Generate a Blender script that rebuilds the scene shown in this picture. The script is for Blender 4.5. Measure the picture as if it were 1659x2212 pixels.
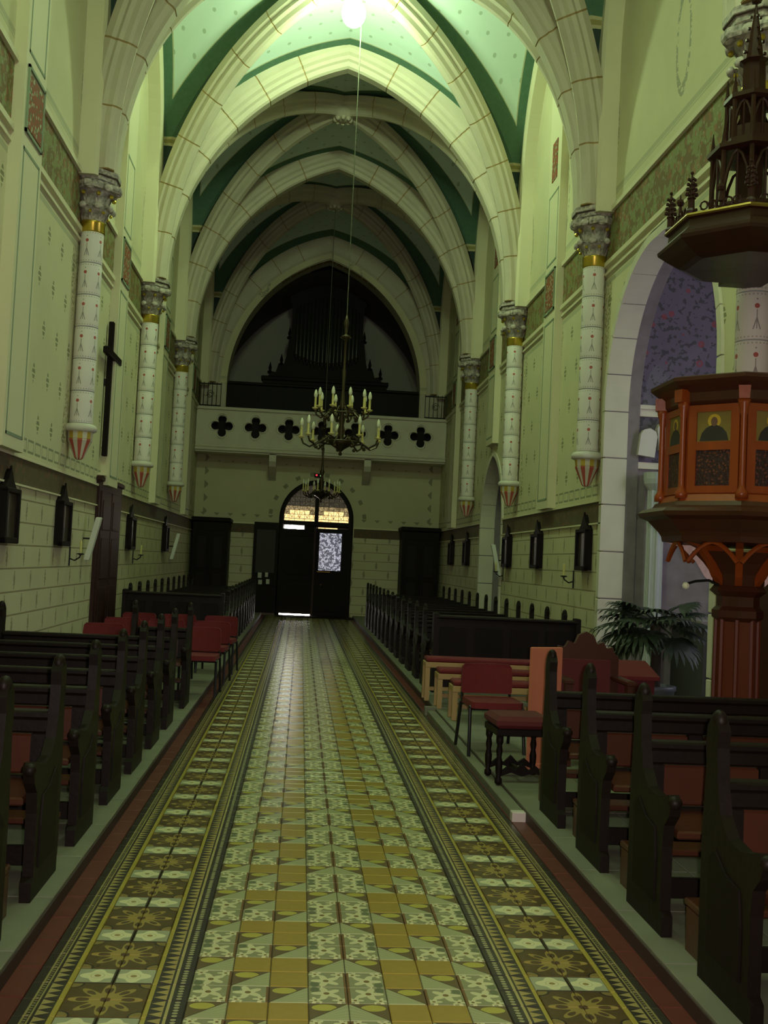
import bpy, math, random
from mathutils import Vector, Matrix
random.seed(7)
PI = math.pi
sc = bpy.context.scene
for o in list(bpy.data.objects): bpy.data.objects.remove(o)
col = sc.collection

# ------------------------------------------------------------------ camera
ROLL, PITCH, YAW = math.radians(2.7), math.radians(2.685), math.radians(4.317)
CAM = Vector((-.39, 0, 1.55))
_f = Vector((math.sin(YAW)*math.cos(PITCH), math.cos(YAW)*math.cos(PITCH), math.sin(PITCH)))
_r = Vector((math.cos(YAW), -math.sin(YAW), 0)); _u = _r.cross(_f)
_r2 = _r*math.cos(ROLL)+_u*math.sin(ROLL); _u2 = -_r*math.sin(ROLL)+_u*math.cos(ROLL)
cd = bpy.data.cameras.new('camera'); cam = bpy.data.objects.new('camera', cd); col.objects.link(cam)
cd.sensor_fit = 'HORIZONTAL'; cd.sensor_width = 36; cd.lens = 36*2310/1659
cd.clip_start = .05; cd.clip_end = 200
M = Matrix.Identity(4)
for i in range(3):
    M[i][0] = _r2[i]; M[i][1] = _u2[i]; M[i][2] = -_f[i]; M[i][3] = CAM[i]
cam.matrix_world = M
sc.camera = cam
# ------------------------------------------------------------------ world, exposure, light levels
w = bpy.data.worlds.new('world'); sc.world = w; w.use_nodes = True
w.node_tree.nodes['Background'].inputs[0].default_value = (.5, .6, .7, 1)
w.node_tree.nodes['Background'].inputs[1].default_value = .02
sc.view_settings.view_transform = 'Standard'; sc.view_settings.look = 'None'
sc.view_settings.gamma = 1; sc.view_settings.use_curve_mapping = False
sc.view_settings.exposure = 0.06
LAMP_COLOR = (.71, 1.0, .55)
LAMP_NEAR = 230.0       # emission of the lit globe in the chandelier bay
LAMP_CHOIR = 330.0      # emission of the globe above the camera
CHOIR_FILL = 1.5      # fill light from added, unseen choir windows behind the camera
DOOR_GLASS = 1.0
# the compact camera's own small flash
fl_ = bpy.data.lights.new('camera_flash', 'SPOT'); fl_.energy = 470; fl_.color = (1.0, .86, .80); fl_.spot_size = math.radians(92); fl_.spot_blend = 1.0; fl_.shadow_soft_size = .02
flo_ = bpy.data.objects.new('camera_flash', fl_); col.objects.link(flo_)
flo_.matrix_world = Matrix.Translation(_u2*.02+_r2*.06+_f*.03) @ M

# ------------------------------------------------------------------ node helpers
NT = None
def nd(t, **k):
    n = NT.nodes.new(t)
    for a, b in k.items(): setattr(n, a, b)
    return n
def put(sock, v):
    if isinstance(v, bpy.types.NodeSocket): NT.links.new(v, sock)
    elif isinstance(v, (tuple, list)): sock.default_value = (*v[:3], 1) if len(sock.default_value) == 4 else v
    else: sock.default_value = v
def m(op, a, b=0.0, c=0.0):
    n = nd('ShaderNodeMath', operation=op); put(n.inputs[0], a); put(n.inputs[1], b)
    if op in ('COMPARE', 'MULTIPLY_ADD', 'WRAP', 'SMOOTH_MIN'): put(n.inputs[2], c)
    return n.outputs[0]
def add(a, b): return m('ADD', a, b)
def sub(a, b): return m('SUBTRACT', a, b)
def mul(a, b): return m('MULTIPLY', a, b)
def div(a, b): return m('DIVIDE', a, b)
def lt(a, b): return m('LESS_THAN', a, b)
def gt(a, b): return m('GREATER_THAN', a, b)
def fr(a): return m('FRACT', a)
def fl(a): return m('FLOOR', a)
def ab(a): return m('ABSOLUTE', a)
def mx(a, b): return m('MAXIMUM', a, b)
def mn(a, b): return m('MINIMUM', a, b)
def band(a, lo, hi): return mul(gt(a, lo), lt(a, hi))
def mod2(a): return mul(fr(mul(a, .5)), 2.0)
def hyp(a, b): return m('SQRT', add(mul(a, a), mul(b, b)))
def mix(f, a, b):
    n = nd('ShaderNodeMix', data_type='RGBA'); put(n.inputs[0], f); put(n.inputs[6], a); put(n.inputs[7], b)
    return n.outputs[2]
def objco():
    s = nd('ShaderNodeSeparateXYZ'); NT.links.new(nd('ShaderNodeTexCoord').outputs['Object'], s.inputs[0])
    return s.outputs[0], s.outputs[1], s.outputs[2]
def uvco():
    s = nd('ShaderNodeSeparateXYZ'); NT.links.new(nd('ShaderNodeTexCoord').outputs['UV'], s.inputs[0])
    return s.outputs[0], s.outputs[1]
def noise(scale, detail=3, stretch=None):
    t = nd('ShaderNodeTexNoise'); t.inputs['Scale'].default_value = scale; t.inputs['Detail'].default_value = detail
    c = nd('ShaderNodeTexCoord').outputs['Object']
    if stretch:
        mp = nd('ShaderNodeMapping'); mp.inputs['Scale'].default_value = stretch; NT.links.new(c, mp.inputs[0]); c = mp.outputs[0]
    NT.links.new(c, t.inputs['Vector'])
    return t.outputs['Fac']
def voro(scale, feature='F1'):
    t = nd('ShaderNodeTexVoronoi', feature=feature); t.inputs['Scale'].default_value = scale
    NT.links.new(nd('ShaderNodeTexCoord').outputs['Object'], t.inputs['Vector'])
    return t
MATS = {}
def mat(name, color, rough=.7, metal=0.0, spec=.5, bump=None, emit=None, coat=0.0, vary=None):
    """color: tuple or function returning a socket; bump=(scale, strength); vary=(noise scale, amount)"""
    global NT
    mt = bpy.data.materials.new(name); mt.use_nodes = True; NT = mt.node_tree
    b = NT.nodes['Principled BSDF']
    c = color() if callable(color) else color
    if vary:
        f = add(1-vary[1]*.5, mul(sub(noise(vary[0], 4, vary[2] if len(vary) > 2 else None), .5), vary[1]*2))
        cc = nd('ShaderNodeCombineColor'); 
        for i in range(3): put(cc.inputs[i], f)
        n = nd('ShaderNodeMix', data_type='RGBA', blend_type='MULTIPLY'); n.inputs[0].default_value = 1
        put(n.inputs[6], c); put(n.inputs[7], cc.outputs[0]); c = n.outputs[2]
    put(b.inputs['Base Color'], c)
    b.inputs['Roughness'].default_value = rough; b.inputs['Metallic'].default_value = metal
    b.inputs['Specular IOR Level'].default_value = spec
    if coat: b.inputs['Coat Weight'].default_value = coat; b.inputs['Coat Roughness'].default_value = .15
    if bump:
        bp = nd('ShaderNodeBump'); bp.inputs['Strength'].default_value = bump[1]; bp.inputs['Distance'].default_value = .01
        NT.links.new(noise(bump[0]), bp.inputs['Height']); NT.links.new(bp.outputs[0], b.inputs['Normal'])
    if emit:
        ec = emit[0]() if callable(emit[0]) else emit[0]
        put(b.inputs['Emission Color'], ec); b.inputs['Emission Strength'].default_value = emit[1]
    MATS[name] = mt
    return mt

# ------------------------------------------------------------------ materials
CREAM = (.68, .63, .41); OLIVE = (.20, .21, .10)
def wall_colour(axis, sign):
    def fn():
        X, Y, Z = objco(); u = (X, Y)[axis]
        # field ornaments
        cz = div(Z, .52); row = fl(cz); fu = sub(fr(add(div(u, .62), mul(mod2(row), .5))), .5); fz = sub(fr(cz), .5)
        dm = lt(add(div(ab(fu), .11), div(ab(fz), .24)), 1.0)
        dm = mul(dm, gt(m('SINE', mul(fz, 55.0)), -.6))
        c = mix(mul(dm, mul(band(Z, 2.75, 5.2), .85)), CREAM, OLIVE)
        # tall lily stems painted in the field
        su = sub(fr(div(add(u, .55), 2.48)), .5); sz = sub(fr(div(Z, 2.05)), .42)
        stem = mul(lt(add(div(ab(su), .075), div(ab(sz), .40)), 1.0), gt(noise(26.0, 2), .53))
        c = mix(mul(stem, mul(band(Z, 2.8, 5.2), .75)), c, (.25, .23, .10))
        top = mul(lt(ab(sub(hyp(div(su, .5), div(sub(sz, .05), 1.6)), .16)), .022), mul(gt(Z, 6.2), gt(noise(22.0, 2), .46)))
        c = mix(mul(top, .75), c, (.28, .28, .20))
        # painted ashlar dado
        rz = div(Z, .238); r = fl(rz); f = fr(rz); bu = fr(add(div(u, .66), mul(mod2(r), .5)))
        hl = lt(ab(sub(f, .5)), .035)
        r2 = fl(add(rz, .5)); b2 = fr(add(div(u, .66), mul(mod2(r2), .5))); f2 = fr(add(rz, .5))
        vl = mul(lt(ab(sub(b2, .5)), .022), band(f2, .1, .9))
        orn = mul(lt(ab(sub(b2, .5)), .05), mul(lt(ab(sub(f2, .5)), .22), gt(noise(40.0, 1), .45)))
        d = mix(mul(hl, .75), (.62, .57, .37), (.20, .13, .07)); d = mix(mul(mx(vl, orn), .7), d, (.20, .16, .09))
        c = mix(lt(Z, 2.17), c, d)
        # key pattern above the dado frieze
        k = fr(div(u, .30)); kk = mx(mul(mx(lt(ab(sub(Z, 2.53)), .013), lt(ab(sub(Z, 2.65)), .013)), band(k, .1, .9)),
                                     mul(band(Z, 2.53, 2.65), mx(lt(ab(sub(k, .12)), .03), lt(ab(sub(k, .88)), .03))))
        c = mix(mul(kk, .8), c, (.20, .22, .14))
        ln = None
        for z0, hw in ((5.36, .012), (5.27, .010), (5.21, .03), (6.16, .014), (6.28, .010), (6.33, .03)):
            t = lt(ab(sub(Z, z0)), hw); ln = t if ln is None else mx(ln, t)
        c = mix(mul(ln, .5), c, (.30, .33, .22))
        return c
    return fn
mat('plaster_side', wall_colour(1, 1), .85, vary=(1.3, .12))
def back_colour():
    X, Y, Z = objco()
    c = wall_colour(0, 1)()
    # rosettes that frame the field of the end wall
    fr_ = mx(lt(ab(sub(Z, 2.62)), .05), mx(lt(ab(sub(Z, 4.02)), .05), lt(ab(sub(ab(X), 3.02)), .05)))
    dots = mul(fr_, lt(add(ab(sub(fr(div(X, .36)), .5)), ab(sub(fr(div(Z, .36)), .5))), .30))
    rr = lt(ab(sub(hyp(X, sub(Z, 2.55)), 1.28)), .05); ang = m('ARCTAN2', sub(Z, 2.55), X)
    rd = mul(mul(rr, gt(Z, 2.6)), lt(ab(sub(fr(mul(ang, 3.2)), .5)), .16))
    plain = mix(band(Z, 2.45, 4.4), c, (.58, .54, .35))
    return mix(mul(mx(dots, rd), .7), plain, (.15, .15, .09))
mat('plaster_back', back_colour, .85, vary=(1.3, .12))
mat('plaster_plain', (.52, .49, .38), .9, vary=(1.2, .15))
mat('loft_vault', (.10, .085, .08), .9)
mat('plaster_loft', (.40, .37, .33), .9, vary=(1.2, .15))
def frieze():
    v = voro(9.0); X, Y, Z = objco()
    c = mix(gt(noise(9.0, 4), .5), (.17, .11, .04), (.21, .22, .085))
    c = mix(mul(lt(v.outputs['Distance'], .30), .7), c, (.32, .11, .05))
    v2 = voro(14.0); return mix(mul(lt(v2.outputs['Distance'], .22), .6), c, (.33, .36, .22))
mat('frieze_paint', frieze, .8)
def dadofrieze():
    v = voro(8.0); c = mix(noise(6.0, 3), (.085, .055, .03), (.14, .11, .055))
    return mix(mul(lt(v.outputs['Distance'], .28), .6), c, (.22, .09, .05))
mat('dado_frieze_paint', dadofrieze, .8)
mat('cream_moulding', (.70, .65, .45), .7)
mat('stone_rib', (.62, .56, .43), .75, vary=(2.0, .14))
mat('mortar', (.36, .24, .09), .9)
mat('stone_pale', (.70, .66, .53), .75, vary=(2.5, .12))
mat('joint_dark', (.07, .045, .03), .9)
def web():
    X, Y, Z = objco(); d1, d2 = uvco()
    g = mix(noise(14.0, 4), (.06, .13, .085), (.10, .20, .13))
    rw = fl(div(Y, .27)); s = lt(hyp(sub(fr(add(div(X, .34), mul(mod2(rw), .5))), .5), mul(sub(fr(div(Y, .27)), .5), .8)), .085)
    base = mix(mul(s, .6), (.60, .73, .68), (.26, .34, .24))
    edge = mx(lt(d1, 1.0), lt(d2, 1.0)); line = mul(mx(lt(d1, 1.05), lt(d2, 1.06)), sub(1.0, edge))
    c = mix(edge, base, g); c = mix(mul(line, .8), c, (.45, .42, .22))
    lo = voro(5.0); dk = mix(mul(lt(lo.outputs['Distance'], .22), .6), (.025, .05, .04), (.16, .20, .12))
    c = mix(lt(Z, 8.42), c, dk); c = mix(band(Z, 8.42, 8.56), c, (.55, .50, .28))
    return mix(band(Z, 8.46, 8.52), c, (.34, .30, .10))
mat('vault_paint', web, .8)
def tile_noise(): return noise(60.0, 2)
mat('tile_ochre', lambda: mix(noise(25.0, 3), (.33, .235, .045), (.40, .285, .06)), .24)
GC = (.66, .63, .36); GG = (.25, .26, .15); GB = (.11, .09, .04)
def tri():
    u, v = uvco(); t = lt(add(u, v), 1.0)
    ray = gt(m('SINE', mul(m('ARCTAN2', v, sub(1.0, u)), 40.0)), .55)
    c = mix(mul(ray, .35), (.40, .41, .22), (.27, .29, .16))
    o = lt(hyp(div(sub(u, .62), .33), div(sub(v, .74), .20)), 1.0)
    y = mix(o, (.15, .11, .05), (.47, .42, .08))
    c = mix(t, y, c)
    return mix(lt(ab(sub(add(u, v), 1.0)), .03), c, GB)
mat('tile_triangle', tri, .24)
def flower(cx, cy, R, u, v, n=5):
    du = sub(u, cx); dv = sub(v, cy); r = hyp(du, dv); a = m('ARCTAN2', dv, du)
    p = lt(r, mul(add(.72, mul(m('COSINE', mul(a, float(n))), .28)), R))
    return p, lt(r, R*.2)
def flo():
    u, v = uvco(); c = mix(noise(30.0, 3), GG, (.33, .33, .17))
    p1, q1 = flower(.54, .60, .42, u, v); p2, q2 = flower(.16, .16, .24, u, v); p3, q3 = flower(.84, .14, .22, u, v)
    leaf = lt(hyp(div(sub(u, .86), .12), div(sub(v, .84), .18)), 1.0)
    c = mix(mul(leaf, .7), c, (.10, .13, .07)); c = mix(mx(p1, mx(p2, p3)), c, GC); c = mix(mx(q1, mx(q2, q3)), c, (.20, .14, .05))
    return mix(lt(u, .05), c, (.20, .12, .05))
mat('tile_flower', flo, .24)
def bin_():   # inner border, u = 0 at the carpet, 1 at the flower band
    u, v = uvco(); c = (.045, .04, .035)
    dots = mul(band(u, .07, .32), lt(hyp(div(sub(u, .20), 1.0), div(sub(fr(mul(v, 6.0)), .5), 5.0)), .075))
    c = mix(dots, c, (.36, .34, .18))
    c = mix(band(u, .38, .46), c, (.42, .36, .14))
    z = mul(band(u, .52, .86), lt(ab(sub(fr(mul(v, 3.0)), .5)), mul(sub(.86, u), 1.45)))
    c = mix(z, c, (.40, .31, .11))
    return mix(gt(u, .89), c, (.40, .33, .06))
mat('tile_border_inner', bin_, .24)
def bout():   # outer border, u = 0 at the flower band
    u, v = uvco(); c = (.045, .04, .03)
    c = mix(lt(u, .11), c, (.40, .33, .06))
    z = mul(band(u, .14, .48), lt(ab(sub(fr(mul(v, 3.0)), .5)), mul(sub(u, .14), 1.45)))
    c = mix(z, c, (.38, .31, .12))
    c = mix(mx(band(u, .55, .60), band(u, .70, .76)), c, (.30, .26, .10))
    return mix(mul(band(u, .62, .69), lt(fr(mul(v, 7.0)), .5)), c, (.26, .23, .11))
mat('tile_border_outer', bout, .24)
def bfl():    # quarter of the big eight petalled flower, centre at (0,0)
    u, v = uvco(); r = hyp(u, v); a = m('ARCTAN2', v, u)
    pet = m('COSINE', mul(a, 8.0)); pr = add(.66, mul(pet, .27))
    ins = lt(r, pr); rim = mul(ins, gt(r, mul(pr, .0))); inner = lt(hyp(sub(r, .56), mul(sub(fr(add(mul(a, 8/(2*PI)), .5)), .5), .9)), .17)
    c = mix(noise(30.0, 2), (.085, .055, .022), (.12, .08, .03)); c = mix(ins, c, (.33, .245, .065)); c = mix(inner, c, (.10, .065, .03))
    c = mix(lt(r, .1), c, (.10, .06, .03))
    k = lt(hyp(sub(u, 1.0), sub(v, 1.0)), .26); c = mix(k, c, (.25, .19, .06))
    return mix(band(hyp(sub(u, 1.0), sub(v, 1.0)), .26, .32), c, (.04, .03, .02))
mat('tile_band_flower', bfl, .24)
def blt():
    u, v = uvco(); du = sub(u, .46); dv = sub(v, .5)
    r = hyp(div(du, 1.0), div(dv, .95)); a = m('ARCTAN2', dv, du)
    p = lt(r, add(.40, mul(m('COSINE', mul(a, 4.0)), .08)))
    c = mix(p, (.38, .40, .26), (.74, .71, .42)); c = mix(lt(r, .09), c, (.34, .25, .10))
    c = mix(mul(band(r, .17, .20), .5), c, (.38, .36, .18))
    return mix(mx(lt(u, .03), gt(ab(dv), .47)), c, (.06, .05, .03))
mat('tile_band_light', blt, .24)
mat('tile_red', lambda: mix(noise(12.0, 3), (.085, .018, .014), (.15, .03, .02)), .40)
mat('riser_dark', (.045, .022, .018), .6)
mat('grout', (.05, .045, .03), .9)
mat('platform_stone', (.19, .19, .13), .65, vary=(4, .25))
mat('white_marble', (.62, .56, .50), .5)
def woodc(a, b):
    return lambda: mix(noise(6.0, 5, (1, 1, .12)), a, b)
mat('pew_wood', woodc((.006, .0042, .003), (.014, .008, .005)), .5, spec=.18, bump=(30, .15))
mat('pew_panel', woodc((.048, .017, .009), (.090, .028, .013)), .30, bump=(30, .1))
mat('dark_wood', woodc((.005, .0035, .003), (.011, .006, .0045)), .55, spec=.15)
mat('pulpit_wood', woodc((.20, .036, .006), (.35, .068, .010)), .33, bump=(25, .1))
mat('pulpit_wood_red', woodc((.10, .020, .008), (.16, .034, .011)), .35)
mat('canopy_wood', woodc((.026, .009, .006), (.048, .015, .008)), .38, spec=.3)
mat('pulpit_wood_dark', woodc((.045, .012, .006), (.078, .021, .009)), .35)
mat('pulpit_carved', lambda: mix(gt(voro(38.0).outputs['Distance'], .32), (.13, .035, .015), (.03, .010, .008)), .5, bump=(50, .7))
mat('red_door_wood', woodc((.026, .007, .005), (.045, .011, .007)), .5, spec=.3)
mat('salmon_wood', (.62, .20, .12), .5, vary=(5, .15))
mat('light_wood', woodc((.36, .22, .08), (.47, .30, .12)), .45)
mat('red_fabric', (.165, .012, .016), .85, bump=(200, .3), vary=(9, .2))
mat('dark_red_velvet', (.10, .010, .012), .8)
mat('black_metal', (.012, .012, .013), .4, metal=.3)
mat('iron', (.015, .015, .015), .5, metal=.5)
mat('brass', (.30, .20, .05), .35, metal=.9)
mat('old_brass', (.05, .034, .015), .4, metal=.6)
mat('gold_leaf', (.62, .46, .07), .28, metal=.85)
mat('white_paint', (.66, .63, .55), .5)
mat('candle_wax', (.72, .66, .24), .5)
mat('bulb_glass', (.80, .82, .62), .25)
mat('rope', (.11, .115, .075), .8)
mat('speaker_white', (.72, .74, .66), .5)
mat('capital_stone', (.72, .64, .57), .7, vary=(24, .9))
def drum():
    X, Y, Z = objco(); a = m('ARCTAN2', Y, X); t = mul(sub(fr(mul(add(a, 20.0), 5/(2*PI))), .5), .176)
    r1 = lt(hyp(t, sub(Z, .075)), .020); c = mix(r1, (.80, .75, .71), (.46, .10, .08))
    st = mul(lt(ab(t), .004), band(Z, -.11, .045)); lv = lt(ab(sub(ab(t), mul(sub(-.02, Z), .30))), .005)
    c = mix(mul(mx(st, mul(lv, band(Z, -.115, -.02))), .75), c, (.16, .14, .13))
    dt = lt(hyp(t, sub(Z, .13)), .007); c = mix(mul(dt, .8), c, (.25, .20, .18))
    ed = mul(gt(ab(Z), .165), lt(fr(mul(a, 4.4)), .42)); c = mix(mul(mul(ed, lt(ab(Z), .178)), .6), c, (.28, .26, .25))
    return mix(gt(ab(Z), .192), c, (.34, .35, .33))
mat('drum_paint', drum, .6)
mat('drum_joint', (.30, .33, .33), .7)
mat('corbel_red', (.45, .09, .06), .7); mat('corbel_yellow', (.50, .36, .04), .6); mat('corbel_white', (.60, .56, .45), .7)
def orn():
    v = voro(16.0); c = mix(lt(v.outputs['Distance'], .34), (.28, .07, .03), (.36, .40, .26))
    return mix(gt(noise(18.0, 2), .58), c, (.10, .12, .05))
mat('ornament_paint', orn, .8)
mat('line_green', (.24, .30, .20), .8)
def purple():
    X, Y, Z = objco(); v = voro(4.2); c = mix(noise(3.0, 3), (.13, .115, .165), (.19, .165, .21))
    n = noise(16.0, 3); c = mix(mul(gt(n, .57), .7), c, (.05, .055, .045))
    c = mix(mul(band(v.outputs['Distance'], .07, .19), .75), c, (.30, .07, .08))
    return c
mat('chapel_paint', purple, .85)
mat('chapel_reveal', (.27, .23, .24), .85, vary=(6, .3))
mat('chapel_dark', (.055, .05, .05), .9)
mat('chapel_white', (.50, .54, .52), .7)
mat('picture_dark', lambda: mix(noise(9.0, 4), (.02, .015, .012), (.075, .05, .035)), .35)
mat('icon_gold', (.20, .15, .03), .5); mat('icon_robe', (.025, .022, .018), .7); mat('icon_skin', (.16, .09, .05), .7)
mat('halo', (.62, .42, .05), .35, metal=.3)
mat('paper', (.55, .55, .48), .8)
mat('palm_leaf', lambda: mix(noise(8.0, 2), (.007, .013, .006), (.018, .028, .011)), .55)
mat('palm_trunk', (.04, .03, .02), .9, bump=(30, 1))
mat('pot', (.10, .11, .13), .5)
mat('organ_pipe', (.06, .06, .05), .4, metal=.4)
mat('lamp_globe', (.9, 1, .9), .4, emit=(LAMP_COLOR, LAMP_NEAR))
mat('lamp_globe_choir', (.9, 1, .9), .4, emit=(LAMP_COLOR, LAMP_CHOIR))
mat('chapel_fill_glass', (.3, .3, .35), .3, emit=((.85, .82, 1.0), 8.0))
mat('choir_fill_glass', (.3, .3, .35), .3, emit=((1.0, .74, .86), CHOIR_FILL))
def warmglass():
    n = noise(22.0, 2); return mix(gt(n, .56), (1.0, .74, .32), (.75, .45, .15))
mat('glass_glow_bright', (.1, .08, .04), .3, emit=(warmglass, 1.3*DOOR_GLASS))  # daylight fading up the fanlight, put into three emission levels
mat('glass_glow_mid', (.07, .06, .03), .3, emit=(lambda: mix(gt(noise(30, 2), .52), (.30, .20, .08), (.8, .6, .28)), .45*DOOR_GLASS))
mat('glass_glow_faint', (.05, .05, .03), .25, emit=(lambda: mix(gt(noise(30, 2), .6), (.10, .07, .035), (.45, .36, .16)), .16*DOOR_GLASS))
def leaded():
    v = voro(16.0, 'DISTANCE_TO_EDGE'); c = mix(gt(noise(13.0, 3), .5), (.10, .11, .17), (.72, .74, .88)); return mix(lt(v.outputs['Distance'], .05), c, (.03, .03, .04))
mat('glass_leaded', (.05, .05, .06), .2, emit=(leaded, .62*DOOR_GLASS))
mat('daylight', (.9, .9, .9), .5, emit=((1.0, .93, .85), 40.0*DOOR_GLASS))
mat('red_pilot', (.3, .01, .01), .4, emit=((1, .05, .08), 1.2)); mat('green_pilot', (.1, .3, .1), .4, emit=((.55, 1, .4), .8))

# ------------------------------------------------------------------ mesh helpers
class MB:
    def __init__(s): s.v = []; s.f = []; s.m = []; s.uv = []
    def quad(s, pts, mi=0, uv=None):
        b = len(s.v); s.v += [tuple(p) for p in pts]; s.f.append(tuple(range(b, b+len(pts)))); s.m.append(mi); s.uv.append(uv)
    def face(s, idx, mi=0, uv=None): s.f.append(tuple(idx)); s.m.append(mi); s.uv.append(uv)
    def box(s, x0, x1, y0, y1, z0, z1, mi=0, bev=0.0):
        b = len(s.v)
        if bev <= 0:
            s.v += [(x0,y0,z0),(x1,y0,z0),(x1,y1,z0),(x0,y1,z0),(x0,y0,z1),(x1,y0,z1),(x1,y1,z1),(x0,y1,z1)]
            for q in ((0,3,2,1),(4,5,6,7),(0,1,5,4),(1,2,6,5),(2,3,7,6),(3,0,4,7)): s.face([b+i for i in q], mi)
        else:   # chamfered vertical section, all round
            e = min(bev, (x1-x0)/2.01, (y1-y0)/2.01, (z1-z0)/2.01)
            for (z, k) in ((z0, e), (z0+e, 0), (z1-e, 0), (z1, e)):
                s.v += [(x0+k+e*(k==0)*0, y0+k, z), (x1-k, y0+k, z), (x1-k, y1-k, z), (x0+k, y1-k, z)]
            s.face([b+3, b+2, b+1, b], mi); s.face([b+12, b+13, b+14, b+15], mi)
            for l in range(3):
                for i in range(4):
                    j = (i+1) % 4; s.face([b+4*l+i, b+4*l+j, b+4*l+4+j, b+4*l+4+i], mi)
        return s
    def lathe(s, prof, n=16, c=(0,0,0), ph=0.0, mi=0, cap=True, mfun=None, a0=0, a1=2*PI):
        b = len(s.v); full = abs(a1-a0-2*PI) < 1e-6; nn = n if full else n+1
        for r, z in prof:
            for i in range(nn):
                a = ph+a0+(a1-a0)*i/n; s.v.append((c[0]+r*math.cos(a), c[1]+r*math.sin(a), c[2]+z))
        for k in range(len(prof)-1):
            for i in range(n):
                j = (i+1) % nn if full else i+1
                s.face([b+k*nn+i, b+k*nn+j, b+(k+1)*nn+j, b+(k+1)*nn+i], mfun(k, i) if mfun else mi)
        if cap and full:
            s.face([b+i for i in range(n)][::-1], mi); s.face([b+(len(prof)-1)*nn+i for i in range(n)], mi)
        return s
    def tube(s, pts, r, n=6, mi=0, cap=True):
        pts = [Vector(p) for p in pts]; b = len(s.v); up = Vector((.13, .21, .97))
        for k, p in enumerate(pts):
            t = (pts[min(k+1, len(pts)-1)]-pts[max(k-1, 0)]).normalized()
            a = t.cross(up)
            if a.length < .05: a = t.cross(Vector((1, 0, 0)))
            a.normalize(); c = t.cross(a); rr = r[k] if isinstance(r, (list, tuple)) else r
            for i in range(n):
                g = 2*PI*i/n; q = p+a*(rr*math.cos(g))+c*(rr*math.sin(g)); s.v.append(tuple(q))
        for k in range(len(pts)-1):
            for i in range(n):
                j = (i+1) % n; s.face([b+k*n+i, b+k*n+j, b+(k+1)*n+j, b+(k+1)*n+i], mi)
        if cap: s.face([b+i for i in range(n)][::-1], mi); s.face([b+(len(pts)-1)*n+i for i in range(n)], mi)
        return s
    def prism(s, poly, t0, t1, fn, mi=0):
        """poly in 2d, fn(a,b,t)->xyz"""
        n = len(poly); b = len(s.v)
        s.v += [fn(a, c, t0) for a, c in poly]+[fn(a, c, t1) for a, c in poly]
        s.face([b+i for i in range(n)][::-1], mi); s.face([b+n+i for i in range(n)], mi)
        for i in range(n):
            j = (i+1) % n; s.face([b+i, b+j, b+n+j, b+n+i], mi)
        return s
    def sweep(s, frames, prof, mi=0, closed=False):
        n = len(prof); b = len(s.v)
        for o, U, V in frames:
            for u, v in prof: p = o+U*u+V*v; s.v.append(tuple(p))
        for k in range(len(frames)-1):
            for i in range(n):
                j = (i+1) % n; s.face([b+k*n+i, b+k*n+j, b+(k+1)*n+j, b+(k+1)*n+i], mi)
        s.face([b+i for i in range(n)][::-1], mi); s.face([b+(len(frames)-1)*n+i for i in range(n)], mi)
        return s
    def sphere(s, c, r, nu=10, nv=6, mi=0, sc3=(1,1,1)):
        prof = [(r*math.sin(PI*k/nv)+1e-4, -r*math.cos(PI*k/nv)) for k in range(nv+1)]
        b = len(s.v); s.lathe(prof, nu, (0,0,0), mi=mi, cap=False)
        for i in range(b, len(s.v)):
            p = s.v[i]; s.v[i] = (c[0]+p[0]*sc3[0], c[1]+p[1]*sc3[1], c[2]+p[2]*sc3[2])
        return s
    def mesh(s, name, mats, smooth=False):
        me = bpy.data.meshes.new(name); me.from_pydata(s.v, [], s.f)
        for mm in (mats if isinstance(mats, (list, tuple)) else [mats]): me.materials.append(MATS[mm])
        if any(s.m): me.polygons.foreach_set('material_index', s.m)
        if any(x is not None for x in s.uv):
            ul = me.uv_layers.new(name='uv'); d = []
            for f, q in zip(s.f, s.uv):
                for i in range(len(f)): d += list(q[i]) if q else [0, 0]
            ul.data.foreach_set('uv', d)
        if smooth: me.polygons.foreach_set('use_smooth', [True]*len(me.polygons))
        me.update(); return me
    def build(s, name, mats, parent=None, loc=(0,0,0), smooth=False, rot=None):
        return link(name, s.mesh(name, mats, smooth), parent, loc, rot)
def link(name, me, parent=None, loc=(0,0,0), rot=None):
    o = bpy.data.objects.new(name, me); col.objects.link(o); o.parent = parent; o.location = loc
    if rot: o.rotation_euler = rot
    return o
def thing(name, label, cat, loc=(0,0,0), rz=0.0, group=None):
    o = bpy.data.objects.new(name, None); col.objects.link(o); o.location = loc; o.rotation_euler = (0,0,rz)
    o.empty_display_size = .1
    return tag(o, label, cat, group)
def tag(o, label=None, cat=None, group=None, kind=None):
    if label: o['label'] = label
    if cat: o['category'] = cat
    if group: o['group'] = group
    if kind: o['kind'] = kind
    return o
def struct(o, label, cat): return tag(o, label, cat, kind='structure')
def copy_tree(o, parent=None):
    kids = [c for c in o.children]
    c = o.copy(); col.objects.link(c); c.parent = parent
    for k in kids: copy_tree(k, c)
    return c
ORD = ['first', 'second', 'third', 'fourth', 'fifth', 'sixth', 'seventh', 'eighth', 'ninth', 'tenth', 'eleventh', 'twelfth', 'thirteenth', 'fourteenth', 'fifteenth', 'sixteenth']

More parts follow.
